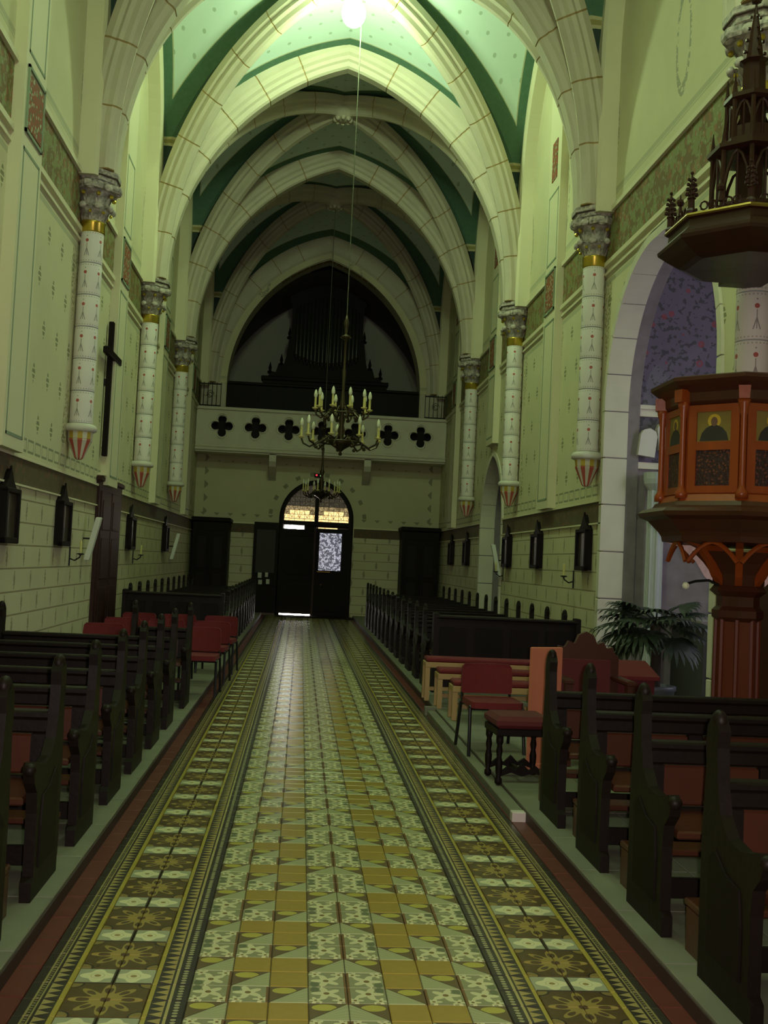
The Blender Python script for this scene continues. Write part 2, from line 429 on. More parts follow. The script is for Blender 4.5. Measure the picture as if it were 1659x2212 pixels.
# ------------------------------------------------------------------ plan
HW = 3.30                       # half width of the nave
COLS = [-6.7, -1.7, 3.3, 8.3, 13.25, 18.3, 23.1, 28.9]
ZS = 6.15                       # springing
AC = -.145                      # centre of the aisle
YB = 28.9                       # end wall
PLAT = .07
def pointed(hs, rise):
    c = (rise*rise-hs*hs)/(2*hs); return c, hs+c
def wall_mesh(axis, t0, t1, u0, u1, z0, z1, ops):
    """wall slab between t0 (room face) and t1; ops: (uc, half, zb, zspring, zapex)"""
    mb = MB(); us = {u0, u1}
    for uc, h, zb, zs, za in ops:
        for i in range(41): us.add(round(uc-h*math.cos(PI*i/40), 5))
    us = sorted(us)
    def P(u, z, t): return (u, t, z) if axis == 0 else (t, u, z)
    def top(op, u):
        uc, h, zb, zs, za = op; d = min(abs(u-uc), h); c, R = pointed(h, za-zs)
        return zs+math.sqrt(max(0, R*R-(d+c)**2))
    for a, b in zip(us, us[1:]):
        if b-a < 1e-6: continue
        mid = (a+b)/2; cuts = []
        for op in ops:
            if abs(mid-op[0]) < op[1]: cuts.append((op[2], op[2], top(op, a), top(op, b)))
        cuts.sort(); la = lb = z0
        for zb1, zb2, ta, tb in cuts+[(z1, z1, None, None)]:
            if zb1-la > 1e-5 or zb2-lb > 1e-5:
                mb.quad([P(a, la, t0), P(b, lb, t0), P(b, zb2, t0), P(a, zb1, t0)])
                mb.quad([P(a, la, t1), P(b, lb, t1), P(b, zb2, t1), P(a, zb1, t1)])
            if ta is not None:
                mb.quad([P(a, ta, t0), P(b, tb, t0), P(b, tb, t1), P(a, ta, t1)], 1)
                la, lb = ta, tb
    for op in ops:
        for sgn in (-1, 1):
            u = op[0]+sgn*op[1]; mb.quad([P(u, op[2], t0), P(u, op[2], t1), P(u, op[3], t1), P(u, op[3], t0)], 1)
    for u in (u0, u1): mb.quad([P(u, z0, t0), P(u, z0, t1), P(u, z1, t1), P(u, z1, t0)])
    return mb

# ------------------------------------------------------------------ walls
ARCH1 = (11.15, 1.80, .0, 3.55, 5.22)       # chapel arch in the right wall
ARCH2 = (20.75, 1.15, .0, 2.35, 3.75)       # smaller arch further down
wl = struct(wall_mesh(1, -HW, -HW-.5, -6.7, 33, -.1, 11, []).build('wall_left', ['plaster_side', 'plaster_side']), 'left nave wall, cream plaster with painted ashlar dado', 'wall')
wr = struct(wall_mesh(1, HW, HW+.42, -6.7, 33, -.1, 11, [ARCH1, ARCH2]).build('wall_right', ['plaster_side', 'chapel_reveal']), 'right nave wall, cream plaster opened by two pointed arches', 'wall')
DOORO = (-.025, .98, -.1, 2.62, 3.66)
ARCHD = (0, 2.62, 5.30, 6.15, 9.75)
wb = struct(wall_mesh(0, YB, YB+.7, -HW, HW, -.1, 11, [DOORO, ARCHD]).build('wall_back', ['plaster_back', 'stone_rib']), 'end wall of the nave with arched door and organ loft opening', 'wall')
LANC = [(-1.9, .5, 3.0, 6.6, 7.6), (0, .6, 3.0, 7.4, 8.6), (1.9, .5, 3.0, 6.6, 7.6)]
wf = struct(wall_mesh(0, -6.7, -7.2, -HW, HW, -.1, 11, LANC).build('wall_front', ['plaster_plain', 'plaster_plain']), 'choir wall behind the viewer with three added lancet windows', 'wall')
for i, (uc, h, zb, zs, za) in enumerate(LANC):
    mb = MB(); mb.box(uc-h, uc+h, -6.98, -6.95, zb, za, 0)  # glowing panes added out of view for frontal fill
    struct(mb.build('window_%d' % (i+1), 'choir_fill_glass'), ['left', 'central', 'right'][i]+' lancet window added unseen behind the viewer as frontal fill light', 'window')
# organ loft room behind the end wall
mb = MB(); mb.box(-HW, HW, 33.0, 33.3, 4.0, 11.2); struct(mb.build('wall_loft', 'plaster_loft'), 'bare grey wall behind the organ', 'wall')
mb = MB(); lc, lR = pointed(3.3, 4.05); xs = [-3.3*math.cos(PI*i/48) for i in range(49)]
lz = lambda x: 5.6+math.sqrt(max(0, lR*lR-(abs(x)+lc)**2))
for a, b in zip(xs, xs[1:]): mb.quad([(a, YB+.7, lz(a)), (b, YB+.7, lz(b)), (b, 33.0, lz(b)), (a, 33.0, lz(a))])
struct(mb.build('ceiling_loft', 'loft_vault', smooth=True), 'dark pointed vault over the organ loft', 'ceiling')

# friezes (trim)
tn = [0]
def trim(mb, mats, label):
    tn[0] += 1; return struct(mb.build('trim_%d' % tn[0], mats), label, 'trim')
def gaps(y0, y1, cuts):
    segs = []; a = y0
    for c0, c1 in sorted(cuts):
        if c0 > a: segs.append((a, c0))
        a = max(a, c1)
    if a < y1: segs.append((a, y1))
    return segs
for s, nm in ((-1, 'left'), (1, 'right')):
    cutl = [(9.33, 12.97), (19.58, 21.92)] if s > 0 else [(15.25, 17.1)]
    mb = MB()
    for a, b in gaps(-6.7, YB, cutl):
        xs = sorted((s*HW, s*(HW-.012))); mb.box(xs[0], xs[1], a, b, 2.17, 2.43, 0)
    trim(mb, 'dado_frieze_paint', 'dark brown painted frieze above the dado of the %s wall' % nm)
    mb = MB()
    for a, b in gaps(-6.7, YB, cutl):
        xs = sorted((s*HW, s*(HW-.035))); mb.box(xs[0], xs[1], a, b, 2.43, 2.46); xs = sorted((s*HW, s*(HW-.03))); mb.box(xs[0], xs[1], a, b, 2.15, 2.17)
    trim(mb, 'cream_moulding', 'thin cream moulding edging the dado frieze of the %s wall' % nm)
    mb = MB(); xs = sorted((s*HW, s*(HW-.012))); mb.box(xs[0], xs[1], -6.7, YB, 5.46, 6.06)
    trim(mb, 'frieze_paint', 'broad olive floral frieze at capital height on the %s wall' % nm)
    mb = MB()
    for z0, z1, d in ((6.06, 6.12, .05), (5.40, 5.46, .05), (5.30, 5.335, .03)):
        xs = sorted((s*HW, s*(HW-d))); mb.box(xs[0], xs[1], -6.7, YB, z0, z1)
    trim(mb, 'cream_moulding', 'cream mouldings edging the upper floral frieze of the %s wall' % nm)
mb = MB()
for a, b in ((-3.3, -1.02), (1.0, 3.3)): mb.box(a, b, YB-.012, YB, 2.17, 2.41)
trim(mb, 'dado_frieze_paint', 'dark brown painted frieze across the end wall')
mb = MB()
for a, b in ((-3.3, -1.02), (1.0, 3.3)): mb.box(a, b, YB-.03, YB, 2.41, 2.45)
trim(mb, 'cream_moulding', 'thin cream moulding across the end wall')

# mid bay pilasters: parts of the walls
for s, wo in ((-1, wl), (1, wr)):
    for y in (5.8, 10.42 if s < 0 else None, 15.85, 20.75, 26.0):
        if y is None: continue
        if s > 0 and abs(y-20.75) < .1: zb = 3.95
        else: zb = 2.46
        def sbox(mb, d, y0, y1, z0, z1, mi=0, base=HW):
            xs = sorted((s*base, s*(base-d))); mb.box(xs[0], xs[1], y0, y1, z0, z1, mi)
        mb = MB(); sbox(mb, .12, y-.38, y+.38, zb, 9.6)
        p = mb.build('pilaster', 'cream_moulding', wo)
        mb = MB()
        for z0, z1 in ((zb+.12, 5.30), (6.2, 7.3)):
            for a, b, c, d in ((y-.30, y-.275, z0, z1), (y+.275, y+.30, z0, z1), (y-.30, y+.30, z0, z0+.03), (y-.30, y+.30, z1-.03, z1)):
                sbox(mb, .004, a, b, c, d, base=HW-.12)
        mb.build('painted_border', 'line_green', p)
        mb = MB(); sbox(mb, .012, y-.27, y+.27, 5.50, 6.02, base=HW-.12); mb.build('ornament_panel', 'ornament_paint', p)
        mb = MB()
        for a, b, c, d in ((y-.31, y-.28, 5.44, 6.08), (y+.28, y+.31, 5.44, 6.08), (y-.31, y+.31, 5.44, 5.47), (y-.31, y+.31, 6.05, 6.08)):
            sbox(mb, .02, a, b, c, d, base=HW-.12)
        mb.build('panel_frame', 'line_green', p)
        if s > 0:
            mb = MB(); sbox(mb, .01, y-.16, y+.16, 7.5, 8.1, base=HW-.12); mb.build('medallion', 'ornament_paint', p)

# stone surrounds of the two arches: one object per stone
def arch_stones(op, w, t0, t1, parent, name, mats, nst, njamb):
    uc, h, zb, zs, za = op; c, R = pointed(h, za-zs); amax = math.acos(c/R)
    prof = [(t0, 0), (t1, 0), (t1, w), (t0, w)]
    for s in (-1, 1):
        lo = zb+.07
        for k in range(njamb):
            z0 = lo+(zs-lo)*k/njamb+.006; z1 = lo+(zs-lo)*(k+1)/njamb-.006
            mb = MB(); ys = sorted((uc+s*(h-.012), uc+s*(h+w))); mb.box(t0, t1, ys[0], ys[1], z0, z1, 0, .008); mb.build(name, mats, parent)
        for k in range(nst):
            a0 = amax*k/nst+.004; a1 = amax*(k+1)/nst-.004; fr_ = []
            for i in range(5):
                a = a0+(a1-a0)*i/4; V = Vector((0, s*math.cos(a), math.sin(a))); fr_.append((Vector((0, uc-s*c, zs))+V*(R-.012), Vector((1, 0, 0)), V))
            MB().sweep(fr_, prof).build(name, mats, parent)
arch_stones(ARCH1, .10, HW-.03, HW+.27, wr, 'arch_stone', 'stone_pale', 6, 6)
arch_stones(ARCH2, .10, HW-.03, HW+.27, wr, 'arch_stone', 'stone_pale', 4, 4)
mb = MB(); mb.box(HW-.10, HW+.3, 9.20, 9.42, 0, .22, 0, .02); mb.build('jamb_base', 'stone_pale', wr)
mb = MB(); mb.box(HW-.10, HW+.3, 12.88, 13.12, 0, .22, 0, .02); mb.build('jamb_base', 'stone_pale', wr)

# side chapel behind the first arch, porch behind the second
mb = MB(); mb.box(HW+.42, 7.0, 13.05, 13.3, 0, 6.2); ch = struct(mb.build('wall_chapel', 'chapel_paint'), 'violet painted side chapel wall with red roses', 'wall')
mb = MB(); mb.box(HW+.42, 4.55, 13.0, 13.06, 3.52, 3.62); mb.box(HW+.42, 4.55, 12.97, 13.06, 3.61, 3.66); mb.build('cornice', 'stone_pale', ch); mb = MB(); mb.box(HW+.42, 4.6, 12.96, 13.06, 2.86, 2.94); mb.build('cornice', 'stone_pale', ch)
mb = MB(); mb.box(HW+.42, 4.7, 13.0, 13.06, .0, 2.86); mb.build('lower_panel', 'chapel_reveal', ch)
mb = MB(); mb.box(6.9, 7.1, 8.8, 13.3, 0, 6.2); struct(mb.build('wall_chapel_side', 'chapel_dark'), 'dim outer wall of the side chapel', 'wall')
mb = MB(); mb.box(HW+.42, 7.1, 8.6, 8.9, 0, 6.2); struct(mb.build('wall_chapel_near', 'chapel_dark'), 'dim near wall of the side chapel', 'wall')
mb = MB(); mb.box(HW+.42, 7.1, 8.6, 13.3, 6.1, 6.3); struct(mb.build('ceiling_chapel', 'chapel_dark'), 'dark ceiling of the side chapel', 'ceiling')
mb = MB(); mb.box(6.86, 6.90, 9.6, 10.6, 2.2, 4.8); struct(mb.build('window_4', 'chapel_fill_glass'), 'unseen window added in the outer chapel wall to light the chapel', 'window')  # glowing window added out of view to brighten the chapel
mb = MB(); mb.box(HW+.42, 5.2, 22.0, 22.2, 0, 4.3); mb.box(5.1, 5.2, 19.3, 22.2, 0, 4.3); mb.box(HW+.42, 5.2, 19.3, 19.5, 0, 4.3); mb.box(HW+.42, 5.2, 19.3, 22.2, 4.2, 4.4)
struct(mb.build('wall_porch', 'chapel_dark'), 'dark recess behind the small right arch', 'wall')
# ------------------------------------------------------------------ vault
ceil = None
def zt(x, ys=ZS): return ZS+math.sqrt(max(0, 4.33**2-(min(abs(x), 3.3)+1.02)**2))
TC, TR = pointed(2.88, 3.92)
def sweep_closed(c, R, y, zs, s, a0, a1, n, prof, last):
    """arch stone whose crown end is cut by the vertical mid plane"""
    mb = MB(); k = len(prof)
    for i in range(n+1):
        for u, v in prof:
            e = math.acos(min(1, c/(R+v))) if last else a1
            a = a0+(e-a0)*i/n; mb.v.append((-s*c+s*math.cos(a)*(R+v), y+u, zs+math.sin(a)*(R+v)))
    for i in range(n):
        for q in range(k):
            j = (q+1) % k; mb.face([i*k+q, i*k+j, (i+1)*k+j, (i+1)*k+q])
    mb.face(list(range(k))[::-1]); mb.face([n*k+q for q in range(k)])
    return mb
def arch_frames(a0, a1, s, n=6):
    out = []
    for i in range(n+1):
        a = a0+(a1-a0)*i/n; V = Vector((s*math.cos(a), 0, math.sin(a))); out.append((Vector((-s*TC, 0, ZS))+V*TR, Vector((0, 1, 0)), V))
    return out
def web_mesh(y0, y1):
    """four cells of one bay, in world coordinates"""
    yc = (y0+y1)/2; b = (y1-y0)/2; a = HW; N = 28; L = math.hypot(a, b)
    kd = 1.0
    def zd(t):            # t: 0 at the column, 1 at the boss
        r = (1-t)*3.95; return ZS+math.sqrt(max(0, 4.36**2-(r+.20)**2))+.10
    hw_ = b-.18; wc, wR = pointed(hw_, 2.55)
    def zw(d):            # d: distance from the bay centre along the wall
        d = min(d, hw_); return 8.0+math.sqrt(max(0, wR*wR-(d+wc)**2))
    cells = []
    for sg in (-1, 1):    # cells beside the transverse arches
        mb = MB(); ye = y0 if sg < 0 else y1; S = 6; grid = []
        for i in range(2*N+1):
            x = -a+2*a*i/(2*N); t = 1-abs(x)/a; ln = b*t; rowp = []
            for k in range(S+1):
                f = k/S; z = zt(x)*(1-f)+zd(t)*f+.10*math.sin(PI*f)*t
                D3 = math.hypot(ln, zt(x)-zd(t)); rowp.append(((x, ye-sg*ln*f, z), (D3*f/.42, D3*(1-f)*a/L/.27)))
            grid.append(rowp)
        for i in range(2*N):
            for k in range(S):
                q = [grid[i][k], grid[i+1][k], grid[i+1][k+1], grid[i][k+1]]; mb.quad([p for p, _ in q], 0, [c for _, c in q])
        cells.append(mb)
    for sg in (-1, 1):    # cells against the side walls
        mb = MB(); S = 6; grid = []
        for i in range(2*N+1):
            d = -b+2*b*i/(2*N); t = 1-abs(d)/b; ln = a*t; rowp = []
            for k in range(S+1):
                f = k/S; z = zw(abs(d))*(1-f)+zd(t)*f+.10*math.sin(PI*f)*t
                D3 = math.hypot(ln, zw(abs(d))-zd(t)); rowp.append(((sg*(a-ln*f), yc+d, z), (D3*f/.40, D3*(1-f)/.28)))
            grid.append(rowp)
        for i in range(2*N):
            for k in range(S):
                q = [grid[i][k], grid[i+1][k], grid[i+1][k+1], grid[i][k+1]]; mb.quad([p for p, _ in q], 0, [c for _, c in q])
        cells.append(mb)
    return cells
mb = MB(); mb.box(-HW-.5, HW+.5, -7.2, 33.3, 11.3, 11.5)
ceil = struct(mb.build('ceiling', 'plaster_plain'), 'ribbed vault painted pale green with dark green borders over the nave', 'ceiling')
for y0, y1 in zip(COLS, COLS[1:]):
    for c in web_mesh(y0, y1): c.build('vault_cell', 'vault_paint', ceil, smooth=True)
TPROF = [(-.27,.52),(-.27,.34),(-.235,.30),(-.235,.23),(-.19,.19),(-.19,.13),(-.15,.10),(-.13,.03),(-.09,0),(.09,0),(.13,.03),(.15,.10),(.19,.13),(.19,.19),(.235,.23),(.235,.30),(.27,.34),(.27,.52)]
def shrink(p, d): 
    cu = sum(u for u, v in p)/len(p); return [(u*(1-d/.27), v+d*(1 if v < .4 else -1)) for u, v in p]
amax = math.acos(TC/TR)
NV = 7
stone_me = []
for s in (-1, 1):
    for k in range(NV):
        g = .0025; a0 = amax*k/NV+g; a1 = amax*(k+1)/NV-(g if k < NV-1 else 0)
        stone_me.append(sweep_closed(TC, TR, 0, ZS, s, a0, a1, 6, TPROF, k == NV-1).mesh('voussoir', 'stone_rib'))
mb = MB()
for s in (-1, 1): mb.sweep(arch_frames(0, amax, s, 24), shrink(TPROF, .008))
core_me = mb.mesh('transverse_arch', 'mortar')
for y in COLS[1:-1]:
    ar = link('transverse_arch', core_me, ceil, (0, y, 0))
    if y > 2:
        for me in stone_me: link('voussoir', me, ar)
# arch of the organ loft on the end wall
DC, DR = pointed(2.66, 3.60)
damax = math.acos(DC/DR)
def dframes(a0, a1, s, n=6):
    out = []
    for i in range(n+1):
        a = a0+(a1-a0)*i/n; V = Vector((s*math.cos(a), 0, math.sin(a))); out.append((Vector((-s*DC, YB, ZS))+V*DR, Vector((0, 1, 0)), V))
    return out
DPROF = [(-.06,.62),(-.06,.44),(-.03,.40),(-.05,.33),(-.05,.20),(-.02,.16),(.02,.12),(.02,.03),(.06,-.02),(.30,-.02),(.30,.62)]
mb = MB()
for s in (-1, 1): mb.sweep(dframes(0, damax, s, 24), [(u+.008, v) for u, v in DPROF])
ar = mb.build('loft_arch', 'mortar', ceil)
for s in (-1, 1):
    for k in range(NV): sweep_closed(DC, DR, YB, ZS, s, damax*k/NV+.0025, damax*(k+1)/NV-.0025, 6, DPROF, k == NV-1).build('voussoir', 'stone_rib', ar)
    # piers under the loft arch
    xs = sorted((s*2.64, s*3.28)); mb = MB(); mb.box(xs[0], xs[1], YB-.05, YB+.3, 5.3, ZS); mb.build('pier', 'stone_rib', ar)
# diagonal ribs and bosses
RPROF = [(-.17,.36),(-.17,.24),(-.13,.20),(-.14,.14),(-.10,.10),(-.08,.03),(-.045,0),(.045,0),(.08,.03),(.10,.10),(.14,.14),(.13,.20),(.17,.24),(.17,.36)]
NR = 8
def diag(y0, y1):
    yc = (y0+y1)/2; b = (y1-y0)/2-.24; a = 2.92; L = math.hypot(a, b); c, R = pointed(L, 4.10); am = math.acos(c/R); out = []
    for sx in (-1, 1):
        for sy in (-1, 1):
            D = Vector((sx*a/L, sy*b/L, 0)); U = Vector((-D.y, D.x, 0))
            def frames(a0, a1, n):
                f_ = []
                for i in range(n+1):
                    t = a0+(a1-a0)*i/n; V = D*math.cos(t)+Vector((0, 0, math.sin(t))); f_.append((Vector((0, 0, ZS))-D*c+V*R, U, V))
                return f_
            core = MB().sweep(frames(0, am, 24), shrink(RPROF, .006)).mesh('diagonal_rib', 'mortar')
            st = [MB().sweep(frames(am*k/NR+.0025, am*(k+1)/NR-.0025, 6), RPROF).mesh('voussoir', 'stone_rib') for k in range(NR)]
            out.append((core, st))
    return yc, out
bosses = []
for y0, y1 in zip(COLS[2:], COLS[3:]):
    yc, parts = diag(y0, y1); bosses.append(yc)
    for core, st in parts:
        r = link('diagonal_rib', core, ceil, (0, yc, 0))
        for me in st: link('voussoir', me, r)
    mb = MB(); mb.lathe([(.02, -.06), (.12, -.05), (.22, .02), (.25, .10), (.22, .18), (.10, .22)], 16, (0, 0, 10.22)); bo = mb.build('boss', 'stone_rib', ceil, (0, yc, 0), True)
    mb = MB()
    for k in range(8):
        a = 2*PI*k/8; mb.sphere((.15*math.cos(a), .15*math.sin(a), 10.20), .055, 6, 4)
    mb.build('boss_leaves', 'stone_rib', bo, (0, 0, 0), True)
# wall ribs
def formeret(y0, y1):
    yc = (y0+y1)/2; b = (y1-y0)/2-.18; c, R = pointed(b-.16, 2.36); am = math.acos(c/R); out = []
    pr = [(0, 0), (.20, 0), (.24, .04), (.24, .20), (0, .20)]
    for sx in (-1, 1):
        for sy in (-1, 1):
            f_ = [(Vector((sx*HW, sy*(b-.16), ZS-.1)), Vector((-sx, 0, 0)), Vector((0, sy, 0)))]
            for i in range(17):
                t = am*i/16; V = Vector((0, sy*math.cos(t), math.sin(t))); f_.append((Vector((sx*HW, -sy*c, 8.0))+V*R, Vector((-sx, 0, 0)), V))
            link('wall_rib', MB().sweep(f_, pr).mesh('wall_rib', 'cream_moulding'), ceil, (0, yc, 0))
for y0, y1 in zip(COLS[3:], COLS[4:]): formeret(y0, y1)

# ------------------------------------------------------------------ engaged wall columns
def leaf_mesh():
    mb = MB(); pts = []
    for i in range(6):
        t = i/5; z = .16*t; out = .02+.035*t+.05*t*t; wd = .045*math.sin(PI*(.25+.6*t))+.008
        if i == 5: z = .135; out = .115; wd = .02
        pts.append((out, z, wd))
    for (o0, z0, w0), (o1, z1, w1) in zip(pts, pts[1:]):
        mb.quad([(o0, -w0, z0), (o0+.015, 0, z0), (o1+.015, 0, z1), (o1, -w1, z1)]); mb.quad([(o0+.015, 0, z0), (o0, w0, z0), (o1, w1, z1), (o1+.015, 0, z1)])
    mb.sphere((.125, 0, .13), .034, 6, 4)
    return mb.mesh('leaf', 'capital_stone', True)
LEAF = leaf_mesh()
def make_column():
    t = thing('wall_column', 'x', 'column')
    z0, z1 = 3.06, 5.42; n = 6; h = (z1-z0)/n
    mb = MB(); mb.lathe([(.128, z0), (.128, z1)], 20); sh = mb.build('shaft', 'drum_joint', t, smooth=False)
    dm = MB().lathe([(.138, -h/2+.006), (.14, -h/2+.012), (.14, h/2-.012), (.138, h/2-.006)], 24).mesh('shaft_drum', 'drum_paint', True)
    for k in range(n): link('shaft_drum', dm, t, (0, 0, z0+h*(k+.5)))
    mb = MB(); mb.lathe([(.14, z0), (.175, z0-.01), (.20, z0-.045), (.195, z0-.085), (.165, z0-.10), (.13, z0-.105)], 24); mb.build('base_ring', 'white_paint', t, smooth=True)
    mb = MB(); mb.lathe([(.15, z0-.10), (.152, z0-.105), (.145, z0-.185), (.14, z0-.19)], 16, mfun=lambda k, i: 1 if i % 2 else 0); mb.build('corbel_collar', ['corbel_yellow', 'corbel_white'], t)
    mb = MB(); mb.lathe([(.148, z0-.19), (.148, z0-.205), (.118, z0-.27), (.088, z0-.34), (.06, z0-.41), (.045, z0-.43), (.02, z0-.44)], 16, mfun=lambda k, i: 1 if i % 2 else 0); mb.build('corbel', ['corbel_red', 'corbel_white'], t)
    mb = MB(); mb.lathe([(.142, z1-.01), (.152, z1), (.147, z1+.11), (.158, z1+.125)], 24); mb.build('gilt_neck', 'gold_leaf', t, smooth=True)
    mb = MB(); mb.lathe([(.14, z1+.12), (.15, z1+.18), (.17, z1+.34), (.22, z1+.52), (.25, z1+.60)], 16)
    cp = mb.build('capital', 'capital_stone', t, smooth=True)
    mb = MB(); mb.lathe([(.24, z1+.58), (.285, z1+.60), (.29, z1+.645), (.315, z1+.665), (.315, z1+.72), (.28, z1+.735)], 8, ph=PI/8); mb.build('abacus', 'capital_stone', cp)
    mb = MB(); mb.lathe([(.300, z1+.643), (.312, z1+.655), (.300, z1+.668)], 8, ph=PI/8, cap=False); mb.build('painted_line', 'joint_dark', cp)
    for k in range(4):
        a = PI/2*k; c = (.17*math.cos(a), .17*math.sin(a), -.075); mb = MB(); mb.lathe([(.15, z1+.57), (.165, z1+.60), (.165, z1+.65), (.14, z1+.66)], 8, c, ph=PI/8); mb.build('side_abacus', 'capital_stone', cp)
    for k in range(8):
        a = 2*PI*(k+.5)/8
        l = link('leaf', LEAF, cp, (.10*math.cos(a), .10*math.sin(a), z1+.12), (0, 0, a)); l.scale = (1.1, 1.6, 1.3)
        a = 2*PI*k/8; l = link('leaf', LEAF, cp, (.13*math.cos(a), .13*math.sin(a), z1+.33), (0, 0, a)); l.scale = (1.15, 1.9, 1.45)
    mb = MB()
    for k in range(8):
        a = 2*PI*(k+.5)/8; mb.sphere((.24*math.cos(a), .24*math.sin(a), z1+.44), .028, 6, 4); mb.sphere((.21*math.cos(a+.39), .21*math.sin(a+.39), z1+.22), .022, 6, 4)
    mb.build('gilt_berries', 'gold_leaf', cp)
    return t
pc = None
WHERE = {8.3: 'behind the pulpit', 13.25: 'nearest the viewer', 18.3: 'second from the viewer', 23.1: 'nearest the organ gallery'}
for y in (8.3, 13.25, 18.3, 23.1):
    for s in (-1, 1):
        if y == 8.3 and s < 0: continue
        if pc is None: pc = c = make_column()
        else: c = copy_tree(pc)
        c.location = (s*3.15, y, 0)
        tag(c, 'white painted wall column with leafy capital on the %s wall, %s' % ('left' if s < 0 else 'right', WHERE[y]), 'column', 'painted wall columns along the nave')

# ------------------------------------------------------------------ floor
mb = MB(); mb.box(-HW-.5, 7.2, -7.2, 33.3, -.15, -.012)
floor = struct(mb.build('floor', 'grout'), 'patterned encaustic tile floor of the central aisle', 'floor')
T = .14; Y0 = 3.26
CAT = {}
def tile_mesh(mt, fu, fv):
    k = (mt, fu, fv)
    if k not in CAT: mb = MB(); tile_geo(mb, 0, 0, fu, fv, 0); CAT[k] = mb.mesh('floor_tile', mt)
    return CAT[k]
def tile_geo(mb, x, y, fu, fv, mi):
    g = .0012; e = .003; h = T/2; uv = [(0, 0), (1, 0), (1, 1), (0, 1)]
    uv = [((1-a) if fu else a, (1-b) if fv else b) for a, b in uv]
    o = [(x-h+g, y-h+g), (x+h-g, y-h+g), (x+h-g, y+h-g), (x-h+g, y+h-g)]; i_ = [(x-h+g+e, y-h+g+e), (x+h-g-e, y-h+g+e), (x+h-g-e, y+h-g-e), (x-h+g+e, y+h-g-e)]
    mb.quad([(p[0], p[1], 0) for p in i_], mi, uv)
    for k in range(4):
        j = (k+1) % 4
        mb.quad([(*o[k], -.003), (*o[j], -.003), (*i_[j], 0), (*i_[k], 0)], mi, [uv[k], uv[j], uv[j], uv[k]])
        mb.quad([(*o[k], -.013), (*o[j], -.013), (*o[j], -.003), (*o[k], -.003)], mi, [uv[k], uv[j], uv[j], uv[k]])
TM = ['tile_ochre', 'tile_triangle', 'tile_flower', 'tile_border_inner', 'tile_border_outer', 'tile_band_flower', 'tile_band_light']
def tile_kind(c, k):
    """c: 0..7 columns out from the centre line; k: row"""
    r = k % 3                 # 0: apex row, 1, 2
    if c == 0: return ('tile_triangle' if r == 0 else 'tile_flower'), r == 2
    if c == 1: return ('tile_triangle' if r == 1 else 'tile_ochre'), False
    if c == 2: return ({0: 'tile_ochre', 1: 'tile_flower', 2: 'tile_triangle'}[r]), False
    if c == 3: return ('tile_triangle' if r == 0 else 'tile_flower'), r == 2
    if c == 4: return 'tile_border_inner', False
    if c in (5, 6):
        if r == 2: return 'tile_band_light', False
        return 'tile_band_flower', r == 0
    return 'tile_border_outer', False
far = MB(); FAR_C = MB()
nc = nb = 0
for k in range(-6, int((YB-Y0)/T)+1):
    y = Y0+T*(k+.5)
    if y > YB-.03: continue
    for c in range(8):
        for s in (-1, 1):
            mt, fv = tile_kind(c, k); x = AC+s*T*(c+.5); fu = s < 0
            if c == 5: fu = not fu if mt == 'tile_band_flower' else fu
            if c == 5 and mt == 'tile_band_light': fu = not fu
            single = k >= 1 and ((c < 4 and nc < 300) or (c >= 4 and nb < 300))
            if single:
                link('carpet_tile' if c < 4 else 'border_tile', tile_mesh(mt, fu, fv), floor, (x, y, 0))
                if c < 4: nc += 1
                else: nb += 1
            else: tile_geo(far, x, y, fu, fv, TM.index(mt))
tag(far.build('far_tiles', TM, floor), kind='stuff')
# red tile strips beside the raised pew platforms
me = MB().box(-.045, .045, -.135, .135, -.013, -.001, 0, .003).mesh('red_tile', 'tile_red')
n = 0
for k in range(100):
    for s in (-1, 1):
        y = 2.6+.274*k
        if y > YB-.2: continue
        link('red_tile', me, floor, (AC+s*(1.12+.048), y, 0)); n += 1
# raised platforms: stone slabs
XL, XR = AC-1.215, AC+1.215
plats = []
def platform(x0, x1, y0, y1, label, ends=False):
    mb = MB(); mb.box(x0+.004, x1-.004, y0+.01, y1-.01, -.1, PLAT-.004)
    p = struct(mb.build('floor_platform', 'grout'), label, 'floor')
    nx = max(1, round((x1-x0)/.62)); ny = max(1, round((y1-y0)/.62)); w_ = (x1-x0)/nx; d_ = (y1-y0)/ny
    sm = MB().box(-w_/2+.002, w_/2-.002, -d_/2+.002, d_/2-.002, -.075, 0, 0, .004).mesh('stone_slab', 'platform_stone')
    for i in range(nx):
        for j in range(ny): link('stone_slab', sm, p, (x0+w_*(i+.5), y0+d_*(j+.5), PLAT))
    return p
platform(-HW, XL, 2.2, YB, 'stone slab platform under the left pews')
platform(XR, HW, 2.2, YB, 'stone slab platform under the right pews')
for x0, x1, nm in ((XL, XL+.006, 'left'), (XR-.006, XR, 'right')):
    mb = MB(); mb.box(x0, x1, 2.2, YB-.02, -.01, PLAT-.012); struct(mb.build('trim_riser_'+nm, 'riser_dark'), 'dark strip over the riser along the %s pew platform' % nm, 'trim')  # thin dark strip laid over the platform's aisle face
mb = MB(); mb.box(.985, XR+.0, 6.62, 11.0, -.02, .050, 0, .004); st = struct(mb.build('floor_step', 'platform_stone'), 'pale stone strip edging the open space on the right', 'floor')
mb = MB(); mb.box(.980, XR-.003, 6.55, 6.62, -.01, .056, 0, .004); mb.build('kerb_end', 'white_marble', st)
mb = MB(); mb.box(.96, 2.2, 11.02, 11.10, -.01, .085, 0, .004); mb.build('kerb_end', 'platform_stone', st)
mb = MB(); mb.box(HW, 7, 8.8, 13.1, -.02, .04); struct(mb.build('floor_chapel', 'platform_stone'), 'stone floor of the side chapel', 'floor')
# door mat step at the entrance
mb = MB(); mb.box(-.95, 1.05, 28.1, 28.75, .002, .03, 0, .006); tag(mb.build('door_mat', 'dark_wood'), 'dark rectangular mat in front of the entrance door', 'mat')

